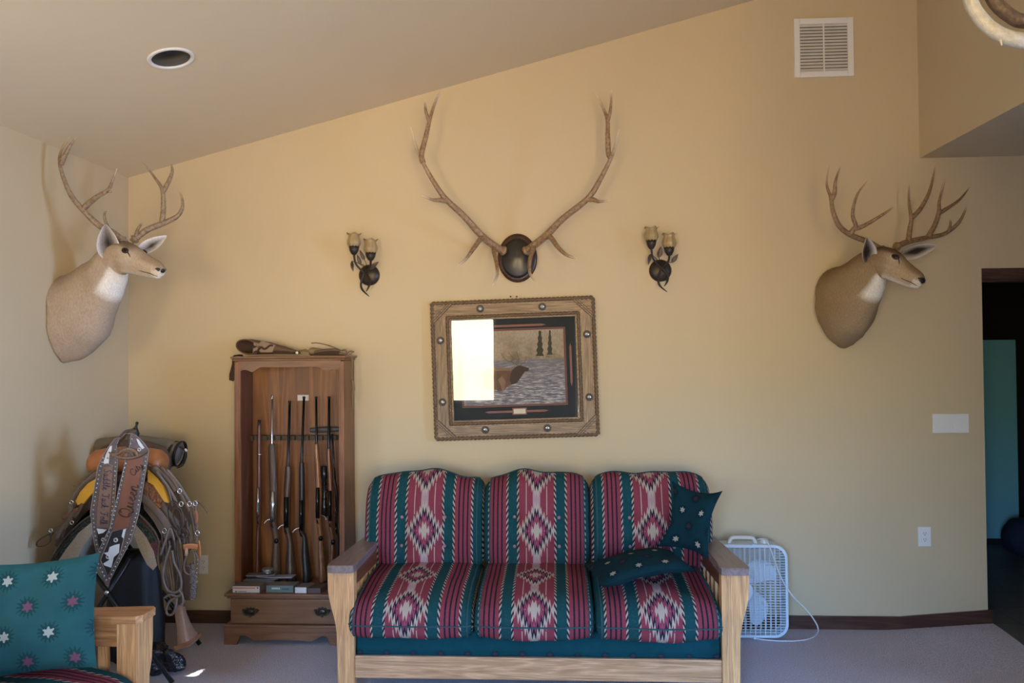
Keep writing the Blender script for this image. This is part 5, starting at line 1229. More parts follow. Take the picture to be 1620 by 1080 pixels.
def red_panel(x0, x1, y, o, h):
    mb = MB(); w_ = x1-x0; mb.box((x0+.004, y, zs+h*.66), (x1-.026, y+.0008, zs+h*.80), 0); obj('red_stripe', mb, REDC, o)
    mb = MB(); mb.prism([V((x1-.020, y, zs+h*.74)), V((x1-.011, y, zs+h*.92)), V((x1-.008, y, zs+h*.76)), V((x1-.012, y, zs+h*.58))], (0, .0008, 0)); obj('emblem', mb, NVC, o)
    mb = MB(); mb.box((x0+.016, y, zs+h*.13), (x0+.026, y+.0008, zs+h*.28), 0); mb.box((x0+.032, y, zs+h*.17), (x0+.085, y+.0008, zs+h*.24), 0); obj('small_print', mb, NVC, o)
def grn_panel(x0, x1, y, o, h):
    mb = MB()
    for k in range(6): mb.box((x0+.034+k*.0085, y, zs+h*.48), (x0+.0405+k*.0085, y+.0008, zs+h*.72), 0)
    obj('pale_lettering', mb, WTC, o)
    mb = MB()
    for k in range(5): mb.box((x0+.098+k*.0085, y, zs+h*.42), (x0+.104+k*.0085, y+.0008, zs+h*.62), 0)
    obj('dark_lettering', mb, NVC, o)
carton('ammunition_box', 368, 411, YG+.0, YG+.085, .040, [GREYC, WHC], 'white cartridge box with a red stripe at the end of the cabinet ledge', .06, extra=red_panel)
carton('ammunition_box', 421, 464, YG+.01, YG+.095, .042, [GREYC, GRNC], 'grey green cartridge box with pale lettering, middle of the cabinet ledge', .10, extra=grn_panel)
carton('ammunition_box', 466.5, 485, YG+.0, YG+.09, .036, [GREYC, WHC], 'small box with blank white end beside the grey green box', .20)
carton('wallet', 486.5, 507, YG+.0, YG+.09, .030, [plain('brown leather wallet', (.085, .06, .045), .5)], 'flat brown leather case at the end of the boxes nearest the sofa', .22, 'case')
PAP = [plain('pamphlet grey', (.20, .20, .22), .4), plain('pamphlet blue', (.16, .19, .27), .3), plain('pamphlet pale', (.34, .35, .38), .3)]
zst = zs+.0008
for i, (x0p, x1p, yy, dz, rot, mi, lb) in enumerate(((391, 440, -.205, .0, 5, 1, 'bluish pamphlet at the bottom of the pile behind the boxes'), (408, 466, -.205, .012, -4, 2, 'pale glossy pamphlet slid out of the pile towards the rifles'), (392, 436, -.205, .023, 6, 0, 'grey booklet on top of the pamphlet pile below the round tin'))):
    a, b = at(x0p, 915, yy), at(x1p, 915, yy); c = (a+b)/2; w_ = (b.x-a.x)/2
    mb = MB(); n = 10; top, bot = [], []
    vs = []
    for lay in (0, 1):
        for i2 in range(n+1):
            u = -1+2*i2/n
            for j in (-1, 1): vs.append(Matrix.Rotation(radians(rot), 3, 'Z') @ V((u*w_, j*.030, 0))+V((c.x, yy, zs+.042+dz+.006*lay+.004*u*u*(1 if mi == 2 else .3))))
    fs = []
    m_ = 2*(n+1)
    for i2 in range(n):
        a_ = 2*i2; fs.append([a_, a_+1, a_+3, a_+2]); fs.append([m_+a_, m_+a_+2, m_+a_+3, m_+a_+1]); fs.append([a_, a_+2, m_+a_+2, m_+a_]); fs.append([a_+1, m_+a_+1, m_+a_+3, a_+3])
    fs += [[0, m_, m_+1, 1], [2*n, 2*n+1, m_+2*n+1, m_+2*n]]
    mb.add(vs, fs, smooth=False); obj('pamphlet', mb, PAP[mi], label=lb, cat='pamphlet', group='pamphlets on the cabinet ledge')
a, b = at(388, 915, -.2), at(437, 915, -.2)
mb = MB(); mb.box((a.x, -.24, zst), (b.x, -.168, zs+.0405), .001); obj('carton', mb, GREYC, label='grey carton under the pile of pamphlets at the back of the ledge', cat='box')
c = at(423.5, 898, -.205); mb = MB(); z0 = zs+.078
tin = thing('tin', (c.x, -.205, z0), 'small round grey tin on top of the pamphlets in front of the rifles', 'tin')
mb.lathe([(.0335, 0), (.034, .002), (.034, .018)], (c.x, -.205, z0), (0, 0, 1), 30); obj('tin_body', mb, plain('tin side', (.20, .20, .20), .3, .7), tin)
mb = MB(); mb.lathe([(.035, .014), (.0355, .016), (.0355, .025), (.033, .028), (.029, .027), (0, .027)], (c.x, -.205, z0), (0, 0, 1), 30); obj('lid', mb, plain('tin lid', (.25, .245, .24), .35, .5), tin)

# ------------------------------------------------------------------ on top of the cabinet
LEA = plain('worn brown leather', (.105, .055, .030), .6, var=.35, scale=25, bump=.4); LEAD = plain('dark inside leather', (.045, .022, .013), .75); TAN = plain('tan suede', (.26, .185, .12), .85, var=.25)
T5 = lambda zx, zy, Y: at(350+zx/7.043, 520+zy/7.043, Y)
hol = thing('holster', T5(500, 285, -.13), 'brown leather holster with a wide open mouth lying on top of the gun cabinet', 'holster')
cs = [(285, 200, 26, 84), (350, 200, 24, 88), (440, 205, 20, 76), (560, 215, 17, 66), (700, 235, 12, 45), (830, 258, 7, 24), (880, 266, 4, 12)]
ringo, ringi = [], []
s7 = mpp(-.13)/7.043
def hring(x, y, hw, hh, inset, tilt):
    out = []
    for k_ in range(24):
        th = 2*pi*k_/24; cz = sin(th)*(hh-inset)*s7; cy = cos(th)*(.055*(hh/92)**.6-inset*s7)
        p = T5(x, y, -.13); out.append(V((p.x+tilt*cz*-.35-(cy*1.7 if tilt > .9 else cy*.5), -.13+cy, max(zt+.001, p.z+cz))))
    return out
for i, (x, y, hw, hh) in enumerate(cs): ringo.append(hring(x, y, hw, hh, 0, 1 if i < 1 else .3))
inn = [hring(x, y, hw, hh, 9, 1 if i < 1 else .3) for i, (x, y, hw, hh) in enumerate(cs[:4])]
mb = MB(); mb.rings(ringo, cap=False); n = len(ringo[0]); L_ = len(mb.v)
b0 = len(mb.v); mb.add(ringo[0]+inn[0], [[k_, n+k_, n+(k_+1) % n, (k_+1) % n] for k_ in range(n)]); mb.add(ringo[-1], [list(range(n))]); obj('body', mb, LEA, hol)
mb = MB(); mb.rings(inn[::-1], cap=False); mb.add(inn[-1], [list(range(n))]); obj('lining', mb, LEAD, hol)
mb = MB(); mb.sweep([p for p in ringo[0]], .0035, sub=1, seg=6, closed=True); obj('rim', mb, plain('tan leather rim', (.19, .10, .055), .6), hol)
mb = MB(); F5 = lambda pts, d: [T5(x, y, -.13)+V((0, -d, 0)) for x, y in pts]
mb.prism(F5([(385, 265), (400, 150), (460, 165), (440, 215), (425, 278)], .052), (0, .012, 0)); mb.prism(F5([(455, 160), (490, 135), (630, 180), (600, 262), (470, 262), (440, 215)], .049), (0, .012, 0)); obj('suede_flap', mb, TAN, hol)
mb = MB(); mb.sweep(F5([(440, 245), (480, 205), (520, 225), (580, 185), (610, 190)], .053), [.006]*5, [.003]*5, ref=(0, 0, 1), seg=8); mb.prism(F5([(395, 286), (400, 250), (430, 240), (440, 285)], .056), (0, .008, 0)); obj('dark_trim', mb, LEAD, hol)
mb = MB(); mb.sweep(F5([(600, 272), (720, 268), (800, 272), (845, 268)], .045), [.005]*4, [.003]*4, ref=(0, 0, 1), seg=8); mb.ball(T5(843, 268, -.18), .0095, seg=10, mi=1); obj('toggle_strap', mb, [LEAD, WHITE], hol)
pch = thing('leather_pouch', T5(1200, 275, -.14), 'flat open leather pouch with a lace on top of the gun cabinet near its corner', 'pouch')
n = 22; up_, lo_ = [], []
rr = []
for i in range(n+1):
    t = i/n; x = 1000+400*t; h_t = (82*(1-t)**.7*(1 if t > .04 else .9)+14); p = T5(x, 280, -.14)
    ring = []
    for k_ in range(14):
        th = 2*pi*k_/14; ring.append(V((p.x, -.14+.05*cos(th)*(1-.5*t), max(zt+.0015, zt+.002+(h_t*s7*.5)*(1+sin(th))))))
    rr.append(ring)
mb = MB(); mb.rings(rr); obj('body', mb, plain('dull tan pouch', (.24, .165, .085), .7, var=.2), pch)
mb = MB(); mb.sweep(F5([(1015, 160), (1080, 158), (1170, 175), (1260, 205), (1345, 240)], .02), .0028, seg=8); mb.sweep(F5([(1060, 262), (1180, 240), (1280, 235), (1350, 245)], .053), [.009]*4, [.003]*4, ref=(0, 0, 1), seg=8); obj('edge_binding', mb, LEA, pch)
mb = MB(); mb.prism(F5([(1060, 282), (1080, 250), (1190, 242), (1320, 236), (1340, 282)], .052), (0, .006, 0)); obj('dark_opening', mb, LEAD, pch)
mb = MB(); mb.sweep(F5([(940, 235), (1000, 250), (1060, 272)], .04), [.007]*3, [.003]*3, ref=(0, 0, 1), seg=8); mb.sweep(F5([(880, 245), (960, 240), (1000, 248)], .03), [.004]*3, [.003]*3, ref=(0, 0, 1), seg=8)
xs_ = ux1+.020
mb.sweep([T5(1340, 245, -.17), T5(1390, 235, -.18), T5(1395, 268, -.18), T5(1440, 250, -.18), T5(1478, 256, -.17)], .005, seg=8)
mb.sweep([T5(1470, 258, -.17), V((xs_-.012, -.17, zt+.006)), V((xs_+.004, -.17, zt+.004)), V((xs_+.008, -.17, zt-.05)), V((xs_+.006, -.17, zt-.14)), V((xs_+.011, -.17, zt-.2)), V((xs_+.006, -.17, zt-.29))], .0032, seg=8)
mb.sweep([V((xs_+.006, -.17, zt-.15)), V((xs_+.012, -.165, zt-.2)), V((xs_+.005, -.165, zt-.25)), V((xs_+.010, -.16, zt-.34))], [.008, .011, .009, .003], [.003]*4, ref=(1, 0, 0), seg=8)
obj('lace', mb, plain('tan lace', (.21, .135, .07), .8), pch)
mb = MB(); a = ux0-.006; mb.sweep([V((a+.02, -.17, zt+.0065)), V((a-.012, -.17, zt+.0065)), V((a-.034, -.17, zt-.002)), V((a-.036, -.17, zt-.05)), V((a-.044, -.17, zt-.115)), V((a-.052, -.17, zt-.15))], [.010, .012, .012, .016, .028, .020], [.003, .003, .003, .004, .005, .004], ref=(0, .4, 1) if False else (.9, -.35, .2), seg=10); obj('leather_strap', mb, LEAD, label='dark leather strap end hanging over the side edge of the gun cabinet top', cat='strap')

# ------------------------------------------------------------------ box fan
FANW = plain('bluish white fan plastic', (.56, .66, .72), .4, var=.03); FANT = plain('cream fan plastic', (.62, .60, .52), .4, var=.03)
YFN = -.21; fx1 = at(1247.5, 930, YFN).x; fzt = at(1200, 861.5, YFN).z; fz0 = .012; fh = fzt-fz0; fx0 = fx1-fh*.98; fcx, fcz = (fx0+fx1)/2, (fz0+fzt)/2; FD = .10
fan = thing('box_fan', (fcx, YFN+FD/2, 0), 'white square box fan on the carpet behind the sofa arm', 'fan')
def rrect(x0, x1, z0, z1, r, n=8):
    out = []
    for cx, cz, a0 in ((x1-r, z1-r, 0), (x0+r, z1-r, pi/2), (x0+r, z0+r, pi), (x1-r, z0+r, 1.5*pi)):
        for k_ in range(n+1): a = a0+pi/2*k_/n; out.append((cx+r*cos(a), cz+r*sin(a)))
    return out
ro, ri = rrect(fx0, fx1, fz0, fzt, .082), rrect(fx0+.017, fx1-.017, fz0+.017, fzt-.017, .068)
def tube_ring(a, b, y0, y1, mb):
    n = len(a); rr = [[V((x, y0+.004, z)) for x, z in a], [V((x+(fcx-x)*.012, y0, z+(fcz-z)*.012)) for x, z in a], [V((x, y0, z)) for x, z in b], [V((x, y1, z)) for x, z in b], [V((x, y1, z)) for x, z in a]]
    vs = [p for r_ in rr for p in r_]; fs = []
    for i in range(5):
        for k_ in range(n): fs.append([i*n+k_, i*n+(k_+1) % n, ((i+1) % 5)*n+(k_+1) % n, ((i+1) % 5)*n+k_])
    mb.add(vs, [f[::-1] for f in fs], smooth=False)
mb = MB(); tube_ring(ro, ri, YFN, YFN+FD, mb); mb.box((fcx+.06, YFN-.004, fzt-.012), (fcx+.075, YFN+.01, fzt+.004), .002); mb.box((fcx+.06, YFN-.004, fz0-.006), (fcx+.075, YFN+.01, fz0+.012), .002); obj('housing', mb, FANW, fan)
for yg, nm in ((YFN+.004, 'front_grille'), (YFN+FD-.004, 'rear_grille')):
    mb = MB(); x0_, x1_, z0_, z1_ = fx0+.018, fx1-.018, fz0+.018, fzt-.018
    def clipz(x):
        r = .066; e = min(x-x0_, x1_-x); return r-sqrt(max(0, r*r-(r-e)**2)) if e < r else 0
    nh = 33
    for k_ in range(1, nh):
        z = z0_+(z1_-z0_)*k_/nh; e = min(z-z0_, z1_-z); q = (.066-sqrt(max(0, .066**2-(.066-e)**2))) if e < .066 else 0
        mb.box((x0_+q-.002, yg-.0016, z-.0015), (x1_-q+.002, yg+.0016, z+.0015), 0)
    nv = 17
    for k_ in range(1, nv):
        x = x0_+(x1_-x0_)*k_/nv; q = clipz(x); th_ = .0022 if k_ % 2 else .0013
        mb.box((x-th_, yg-.003, z0_+q-.002), (x+th_, yg+.003, z1_-q+.002), 0)
    o = obj(nm, mb, FANW, fan)
    if nm == 'front_grille':
        mb = MB(); mb.lathe([(.062, -.002), (.062, .004), (.058, .008), (0, .010)], (fcx, yg, fcz), (0, -1, 0), 32)
        mb.lathe([(.060, .007), (.064, .009), (.060, .011)], (fcx, yg, fcz), (0, -1, 0), 32); obj('hub_cover', mb, FANW, o)
mb = MB(); R_ = .235
for k_ in range(4):
    a0 = radians(52+90*k_); vs, fs = [], []
    n1, n2 = 10, 8
    for lay in (0, 1):
        for i in range(n1+1):
            r = .055+(R_-.055)*i/n1; half = radians(30-11*(i/n1))*(1 if i < n1-1 else (.8 if i == n1-1 else .45))
            for j in range(n2+1):
                t = -1+2*j/n2; a = a0+half*t-.35*(i/n1)**1.5; vs.append(V((fcx+r*cos(a), YFN+FD*.55+t*.022*(1-.3*i/n1)+.0016*lay, fcz+r*sin(a))))
    m_ = (n1+1)*(n2+1)
    for i in range(n1):
        for j in range(n2):
            b = i*(n2+1)+j; fs.append([b, b+n2+1, b+n2+2, b+1]); b += m_; fs.append([b, b+1, b+n2+2, b+n2+1])
    mbk = MB(); mbk.add(vs, fs); obj('blade', mbk, FANW, fan)
mb = MB(); mb.lathe([(.058, -.03), (.060, .02), (.05, .028), (0, .03)], (fcx, YFN+FD*.5, fcz), (0, -1, 0), 28); obj('hub', mb, FANW, fan)
ha, hb, hc_ = at(1153, 859, YFN+.05), at(1195, 859, YFN+.05), at(1170, 850, YFN+.05)
mb = MB(); mb.sweep([V((ha.x, YFN+.05, fzt-.002)), V((ha.x+.008, YFN+.05, hc_.z-.012)), V((ha.x+.03, YFN+.05, hc_.z)), V((hb.x-.03, YFN+.05, hc_.z)), V((hb.x-.008, YFN+.05, hc_.z-.012)), V((hb.x, YFN+.05, fzt-.002))], [.014, .011, .009, .009, .011, .014], [.012]*6, seg=12, sub=6); obj('handle', mb, FANT, fan)
kn = at(1209, 855, YFN+.05); mb = MB(); mb.lathe([(.026, -.004), (.027, .004), (.022, .022), (.018, .026), (0, .026)], (kn.x, YFN+.05, fzt), (0, 0, 1), 24); obj('speed_knob', mb, FANT, fan)
fz_ = lambda x, y: (1120+x/5.145, 820+y/5.145)
cp = [V((at(1198, 852, YFN+.05).x, YFN+.05, fzt+.018)), at(*fz_(445, 165), YFN+.02), at(*fz_(492, 205), YFN-.018), at(*fz_(540, 335), YFN-.022), at(*fz_(598, 488), YFN-.022), at(*fz_(690, 630), YFN-.03), at(*fz_(800, 742), YFN-.04), at(*fz_(868, 830), YFN-.05)]
gp = [atz(*fz_(897, 905), .02), atz(*fz_(862, 962), .006), atz(*fz_(762, 991), .006), atz(*fz_(600, 996), .006), atz(*fz_(450, 985), .006), atz(*fz_(330, 966), .006), atz(*fz_(200, 955), .006)]
gp[0].y = -.30; gp[0] = at(*fz_(897, 905), -.30)
mb = MB(); mb.sweep(cp+gp, .0038, seg=8, sub=8); obj('power_cord', mb, plain('white cord', (.66, .70, .72), .4), fan)
# ------------------------------------------------------------------ saddle on its folding stand, in the corner
SX = lambda zx, zy, Y: at(40+zx/2.571, 660+zy/2.571, Y)       # crop pixels of the saddle corner
YFs, YBk = -.93, -.40
sc7 = mpp(-.9)/2.571
def SP(pts, Y): return [SX(x, y, Y) for x, y in pts]
DLEA = plain('dark oiled leather', (.060, .036, .024), .45, var=.4, scale=30, bump=.3)
MLEA = plain('mid brown leather', (.115, .068, .042), .5, var=.35, scale=30, bump=.3)
GLEA = plain('greyed brown leather', (.135, .105, .082), .55, var=.3, scale=30, bump=.3)
OLEA = plain('orange saddle leather', (.36, .135, .045), .38, var=.2, scale=18)
YLIN = plain('golden suede lining', (.62, .34, .035), .8, var=.12)
def tooled():
    g = NT('tooled chestnut leather'); co = g.coord('Object'); v = g.voro(co, 85); n = g.noise(co, 60, 4)
    g.bump(g.m('ADD', v, n), .9, .006); return g.out(g.mix(v, (.28, .125, .055), (.17, .07, .032)), .5)
TOOL = tooled()
MET = plain('nickel hardware', (.65, .64, .60), .25, .9, var=.1)
BLKM = plain('black enamel tube', (.012, .013, .015), .28, .2)
# folding stand: two crossed tube frames and bars
mid = SX(350, 470, (YFs+YBk)/2)
st = thing('saddle_stand', (mid.x, (YFs+YBk)/2, 0), 'black folding tube stand with crossed legs under the saddle', 'stand')
p1, p2 = SX(210, 530, YFs), SX(338, 708, YFs); q1 = SX(445, 540, YFs)
def ext(a, b, z): t = (z-a.z)/(b.z-a.z); return a+(b-a)*t
zt1, zt2 = SX(252, 588, YFs).z, SX(420, 578, YFs).z
foot1, foot2 = ext(p1, p2, .012), ext(q1, p2, .012)
for i, yo in enumerate((0, YBk-YFs)):
    xo_ = -.10*i
    for a, b, dy in ((ext(p1, p2, zt1), foot1, -.009), (ext(q1, p2, zt2), foot2, .009)):
        mb = MB(); o = V((xo_, yo+dy, 0)); mb.sweep([a+o, b+o], .0125, sub=1, seg=12); obj('leg', mb, BLKM, st)
    mb = MB(); mb.lathe([(0, -.024), (.011, -.023), (.011, .023), (0, .024)], p2+V((xo_, yo, 0)), (0, -1, 0), 14); obj('pivot_bolt', mb, MET, st)
for pt in (ext(p1, p2, zt1), ext(q1, p2, zt2)):
    mb = MB(); mb.sweep([V((pt.x, YFs, pt.z)), V((pt.x-.10, YBk, pt.z))], .0125, sub=1, seg=12); obj('crossbar', mb, BLKM, st)
# thin rear brace seen behind the fleece
# saddle pad: green woven top over cream fleece, an arch running front to back
g = NT('green woven pad'); co = g.coord('Object'); br = g.voro(co, 90); n = g.noise(co, 14, 3)
c = g.mix(g.ramp(br, [(.25, (0, 0, 0)), (.5, (1, 1, 1))]), (.085, .12, .105), (.030, .042, .040)); c = g.mix(g.m('MULTIPLY', g.m('GREATER_THAN', n, .62), .7), c, (.16, .045, .06)); g.bump(br, .6, .004); PADM = g.out(c, .95, 0, .1)
g = NT('cream fleece'); co = g.coord('Object'); n = g.noise(co, 120, 4, .7); g.bump(n, 1, .01); FLEE = g.out(g.mix(n, (.34, .27, .19), (.66, .58, .46)), .95, 0, .05)
pad = thing('saddle_pad', (mid.x, (YFs+YBk)/2, p1.z), 'thick saddle pad of green weave over cream fleece, under the saddle', 'saddle pad')
o_ = [(82, 638), (112, 565), (160, 492), (222, 430), (275, 392), (330, 352), (400, 348), (455, 388), (500, 430), (537, 482), (556, 562), (549, 600)]
m_ = [(536, 602), (522, 545), (492, 487), (450, 437), (400, 392), (330, 392), (272, 425), (218, 468), (168, 533), (128, 592), (104, 636)]
i_ = [(205, 640), (212, 575), (240, 515), (275, 470), (330, 432), (400, 430), (438, 470), (466, 542), (494, 598), (520, 622)]
def arch_sheet(poly, Y0, Y1, mat, name, parent):
    P = SP(poly, Y0); n = len(P); nr_ = V((0, 0, 0))
    for i in range(n): nr_ += P[i].cross(P[(i+1) % n])
    if nr_.y > 0: P = P[::-1]
    rg = [[V((mid.x+(p.x-mid.x)*(1-.2*t)-.10*t, p.y+(Y1-Y0)*t, p.z+.012*sin(pi*t))) for p in P] for t in (0, .25, .5, .75, 1)]
    mb = MB(); vs = [p for r_ in rg for p in r_]; fs = [list(range(n)), [4*n+i for i in range(n)][::-1]]
    for k in range(4):
        for i in range(n): j = (i+1) % n; fs.append([k*n+j, k*n+i, (k+1)*n+i, (k+1)*n+j])
    mb.add(vs, fs, smooth=False); return obj(name, mb, mat, parent)
arch_sheet(o_+m_, YFs-.01, YBk+.02, PADM, 'woven_top', pad)
arch_sheet(m_[::-1]+i_[::-1], YFs-.012, YBk+.02, FLEE, 'fleece', pad)
for off, mt in ((0, GLEA), (16, DLEA)):
    mb = MB(); mb.sweep(SP([(x+(-1 if x < 350 else 1)*-off*.2, y+off) for x, y in o_[:-1]], YFs-.014), [.006]*11, [.004]*11, ref=(0, 1, 0), seg=8); obj('binding', mb, mt, pad)
# ------ the saddle
sad = thing('saddle', (mid.x, (YFs+YBk)/2, SX(350, 400, YFs).z), 'brown western saddle with orange swells and gold lined flaps on a folding stand', 'saddle')
yA = YFs+.03
def blob(mb, cx, cy, rx, rz, ry, Y, mi=0, seg=24):
    c = SX(cx, cy, Y); k = mpp(Y)/2.571; mb.ball(c, (rx*k, ry, rz*k), mi=mi, seg=seg)
mb = MB()
rr = []
for i in range(25):                       # swell: an arched roll swept side to side
    t = i/24; x = 268+302*t; h = 66*(sin(pi*(.10+.8*t)))**.6; c = SX(x, 205-h*.55, yA+.06); k = mpp(yA)/2.571
    w_ = (34+26*sin(pi*t))*k*(.35 if i in (0, 24) else (.75 if i in (1, 23) else 1)); hh = (52 if i not in (0, 24) else 22)*k*(1 if i not in (1, 23) else .8)
    rr.append([c+V((0, .075*cos(2*pi*j/18)*(.4 if i in (0, 24) else 1), hh*sin(2*pi*j/18))) for j in range(18)])
mb.rings(rr); obj('swell', mb, OLEA, sad)
mb = MB(); k = mpp(yA)/2.571
mb.lathe([(30*k, -75*k), (15*k, -50*k), (11*k, -22*k), (13*k, -8*k), (25*k, -3*k), (27*k, 3*k), (22*k, 7*k), (0, 8*k)], SX(425, 60, yA+.05), (0, -.25, 1), 20); horn = obj('horn', mb, GLEA, sad)
mb = MB(); c = SX(447, 55, yA+.10); mb.sweep([c+V((0, 0, -.05)), c+V((0, 0, .0)), c+V((.004, 0, .02)), c+V((.010, 0, .038))], [.022, .018, .008, .005], seg=10); mb.ball(c+V((.010, 0, .042)), .009, seg=8); mb.sweep([c+V((-.03, 0, 0)), c+V((0, 0, .008)), c+V((.02, 0, -.02))], .007, seg=8); obj('horn_wrap', mb, BLACK, sad)
mb = MB(); rr = []
for i in range(21):
    t = i/20; x = 290+300*t; h = 60*(sin(pi*(.06+.88*t)))**.7; c = SX(x, 205-h, YBk-.04); k = mpp(YBk)/2.571
    rr.append([c+V((0, .018*cos(2*pi*j/12), 55*k*(1 if 0 < i < 20 else .4)*sin(2*pi*j/12))) for j in range(12)])
mb.rings(rr); obj('cantle', mb, MLEA, sad)
mb = MB(); P = [SX(330, 240, yA+.12), SX(400, 262, -.65), SX(420, 235, -.5)]; rr = []
for y, dz in ((yA+.10, .03), (-.72, -.02), (-.6, -.02), (-.47, .05)):
    rr.append([SX(320+230*j/12, 275-70*sin(pi*j/12), y)+V((0, 0, dz)) for j in range(13)]+[SX(320+230*j/12, 320-70*sin(pi*j/12), y)+V((0, 0, dz)) for j in range(12, -1, -1)])
mb.rings(rr); obj('seat', mb, MLEA, sad)
# skirts: leather arch above the pad
sk_o = [(118, 520), (170, 432), (215, 375), (275, 320), (330, 285), (420, 280), (480, 300), (560, 372), (618, 440), (648, 500)]
sk_i = [(628, 512), (590, 455), (535, 405), (470, 345), (415, 318), (335, 318), (285, 350), (230, 405), (180, 465), (136, 532)]
arch_sheet(sk_o+sk_i, YFs+.02, YBk+.03, DLEA, 'skirt', sad)
for f in ([(470, 262), (500, 258), (560, 345), (620, 420), (640, 470), (600, 492), (560, 490), (520, 420), (482, 372)], [(285, 262), (215, 335), (190, 400), (220, 392), (268, 372), (290, 335)]):
    mb = MB(); mb.prism(SP(f, yA-.03), (0, .012, 0)); obj('skirt_flap', mb, DLEA if f[0][0] < 400 else GLEA, sad)
# gold lined front flaps with brown rims
for poly, rim in (([(286, 250), (255, 268), (222, 305), (205, 340), (212, 356), (235, 352), (262, 318), (288, 296)], [(300, 222), (250, 258), (212, 300), (192, 340), (196, 372)]),
                  ([(498, 214), (525, 232), (556, 272), (574, 318), (583, 348), (566, 344), (545, 312), (522, 276), (498, 262)], [(498, 196), (540, 228), (572, 272), (590, 318), (600, 360)])):
    mb = MB(); mb.prism(SP(poly, yA-.055), (0, .016, 0)); fl = obj('flap_lining', mb, YLIN, sad)
    mb = MB(); mb.sweep(SP(rim, yA-.06), [.012]*5, [.005]*5, ref=(0, -.5, 1), seg=10); obj('flap_edge', mb, GLEA, sad)
mb = MB(); P = [(486, 268), (505, 258), (530, 262), (552, 292), (560, 330), (545, 362), (520, 366), (498, 340), (484, 305)]; mb.prism(SP(P, yA-.046), (0, .014, 0)); obj('tooled_fender', mb, TOOL, sad)
mb = MB(); mb.prism(SP([(500, 345), (545, 352), (552, 366), (520, 376)], yA-.05), (0, .014, 0)); obj('fender_edge', mb, OLEA, sad)
# billet with buckle hanging over the pad
mb = MB(); mb.sweep(SP([(470, 320), (520, 365), (565, 420), (585, 470), (570, 492)], yA-.055), [.020, .020, .021, .022, .010], [.003]*5, ref=(1, 0, .6), seg=10); bl = obj('billet', mb, GLEA, sad)
mb = MB(); c = SX(567, 461, yA-.062); mb.sweep([c+V((.011*cos(a), -.002, .013*sin(a))) for a in [2*pi*j/10 for j in range(10)]], .0028, closed=True, sub=2, seg=6); obj('ring', mb, MET, bl)
# jockey strings and long latigos falling on the doorway side
def strap(name, pts, w, mat, parent, Y0, Y1=None, t=.003, ref=(1, 0, .35)):
    n = len(pts); ys = [Y0+((Y1 if Y1 is not None else Y0)-Y0)*i/(n-1) for i in range(n)]
    mb = MB(); mb.sweep([SX(x, y, yy) for (x, y), yy in zip(pts, ys)], [w*sc7/2]*n, [t]*n, ref=ref, seg=8); return obj(name, mb, mat, parent)
for pts, w, mt in (([(520, 205), (560, 225), (592, 262), (612, 300)], 24, GLEA), ([(548, 200), (600, 255), (640, 330), (676, 400), (690, 440)], 16, MLEA), ([(575, 212), (618, 262), (660, 330), (684, 372)], 13, GLEA), ([(505, 205), (560, 258), (600, 320), (628, 380), (640, 450), (648, 520)], 18, DLEA), ([(530, 215), (585, 290), (622, 360), (655, 430), (668, 500), (660, 560)], 13, GLEA)):
    strap('saddle_string', pts, w, mt, sad, yA-.07, yA-.05)
strap('saddle_string', [(672, 350), (692, 342), (712, 350), (735, 378), (742, 388)], 6, MLEA, sad, yA-.06)
for pts, w, mt in (([(285, 208), (240, 250), (196, 280)], 5, GLEA), ([(288, 222), (225, 280), (196, 318), (190, 352)], 16, GLEA), ([(192, 345), (182, 380), (178, 400)], 20, GLEA)):
    strap('saddle_string', pts, w, mt, sad, yA-.06)
# stirrup leather and wooden stirrup
strap('stirrup_leather', [(560, 380), (600, 500), (620, 640), (636, 770)], 30, DLEA, sad, yA+.03, yA-.02)
mb = MB(); rr = []
for (xl, xr, y, d) in ((611, 643, 762, .020), (614, 650, 800, .024), (624, 664, 845, .036), (630, 678, 880, .055), (632, 692, 903, .062), (634, 690, 918, .062)):
    a, b = SX(xl, y+(7 if xl > 620 else 3), yA-.02), SX(xr, y-4, yA-.02); c = (a+b)/2; hw = (b.x-a.x)/2; tl = (a.z-b.z)/2
    rr.append([V((c.x+hw*math.copysign(abs(cos(q))**.45, cos(q)), yA-.02+d*math.copysign(abs(sin(q))**.45, sin(q)), c.z-tl*cos(q)*.9)) for q in [2*pi*j/20 for j in range(20)]])
mb.rings(rr); sr = obj('stirrup', mb, plain('rawhide stirrup side', (.23, .135, .085), .5, var=.25, scale=60, bump=.5, bscale=200), sad)
mb = MB(); c = [SX(x, y, yA-.02) for x, y in ((629, 912), (690, 893), (694, 905), (635, 928))]; mb.prism([p+V((0, -.066, 0)) for p in c], (0, .132, 0)); obj('tread', mb, wood('stirrup tread', (.30, .13, .055), (.20, .08, .035), 0, .4, 6), sr)
# bedroll tied behind the cantle
k = mpp(YBk)/2.571
g = NT('grey olive oilcloth'); co = g.coord('Object', (.4, 1, 1)); n = g.noise(co, 22, 5, .6, .4); g.bump(n, .5, .012); ROLLM = g.out(g.mix(n, (.135, .115, .085), (.215, .19, .15)), .6)
br_ = thing('bedroll', SX(450, 150, YBk-.005), 'grey olive rolled slicker tied behind the saddle with black straps', 'bedroll')
pts = [SX(272, 130, YBk+.068), SX(330, 125, YBk+.068), SX(430, 118, YBk+.068), SX(520, 128, YBk+.068), (SX(590, 140, YBk+.068)), SX(622, 146, YBk+.068)]
mb = MB(); mb.sweep(pts, [30*k, 46*k, 50*k, 50*k, 52*k, 46*k], seg=22, sub=8)
for i, v in enumerate(mb.v): mb.v[i] = v+V((0, 0, 1))*.009*mnoise.noise(v*14)
obj('roll', mb, ROLLM, br_)
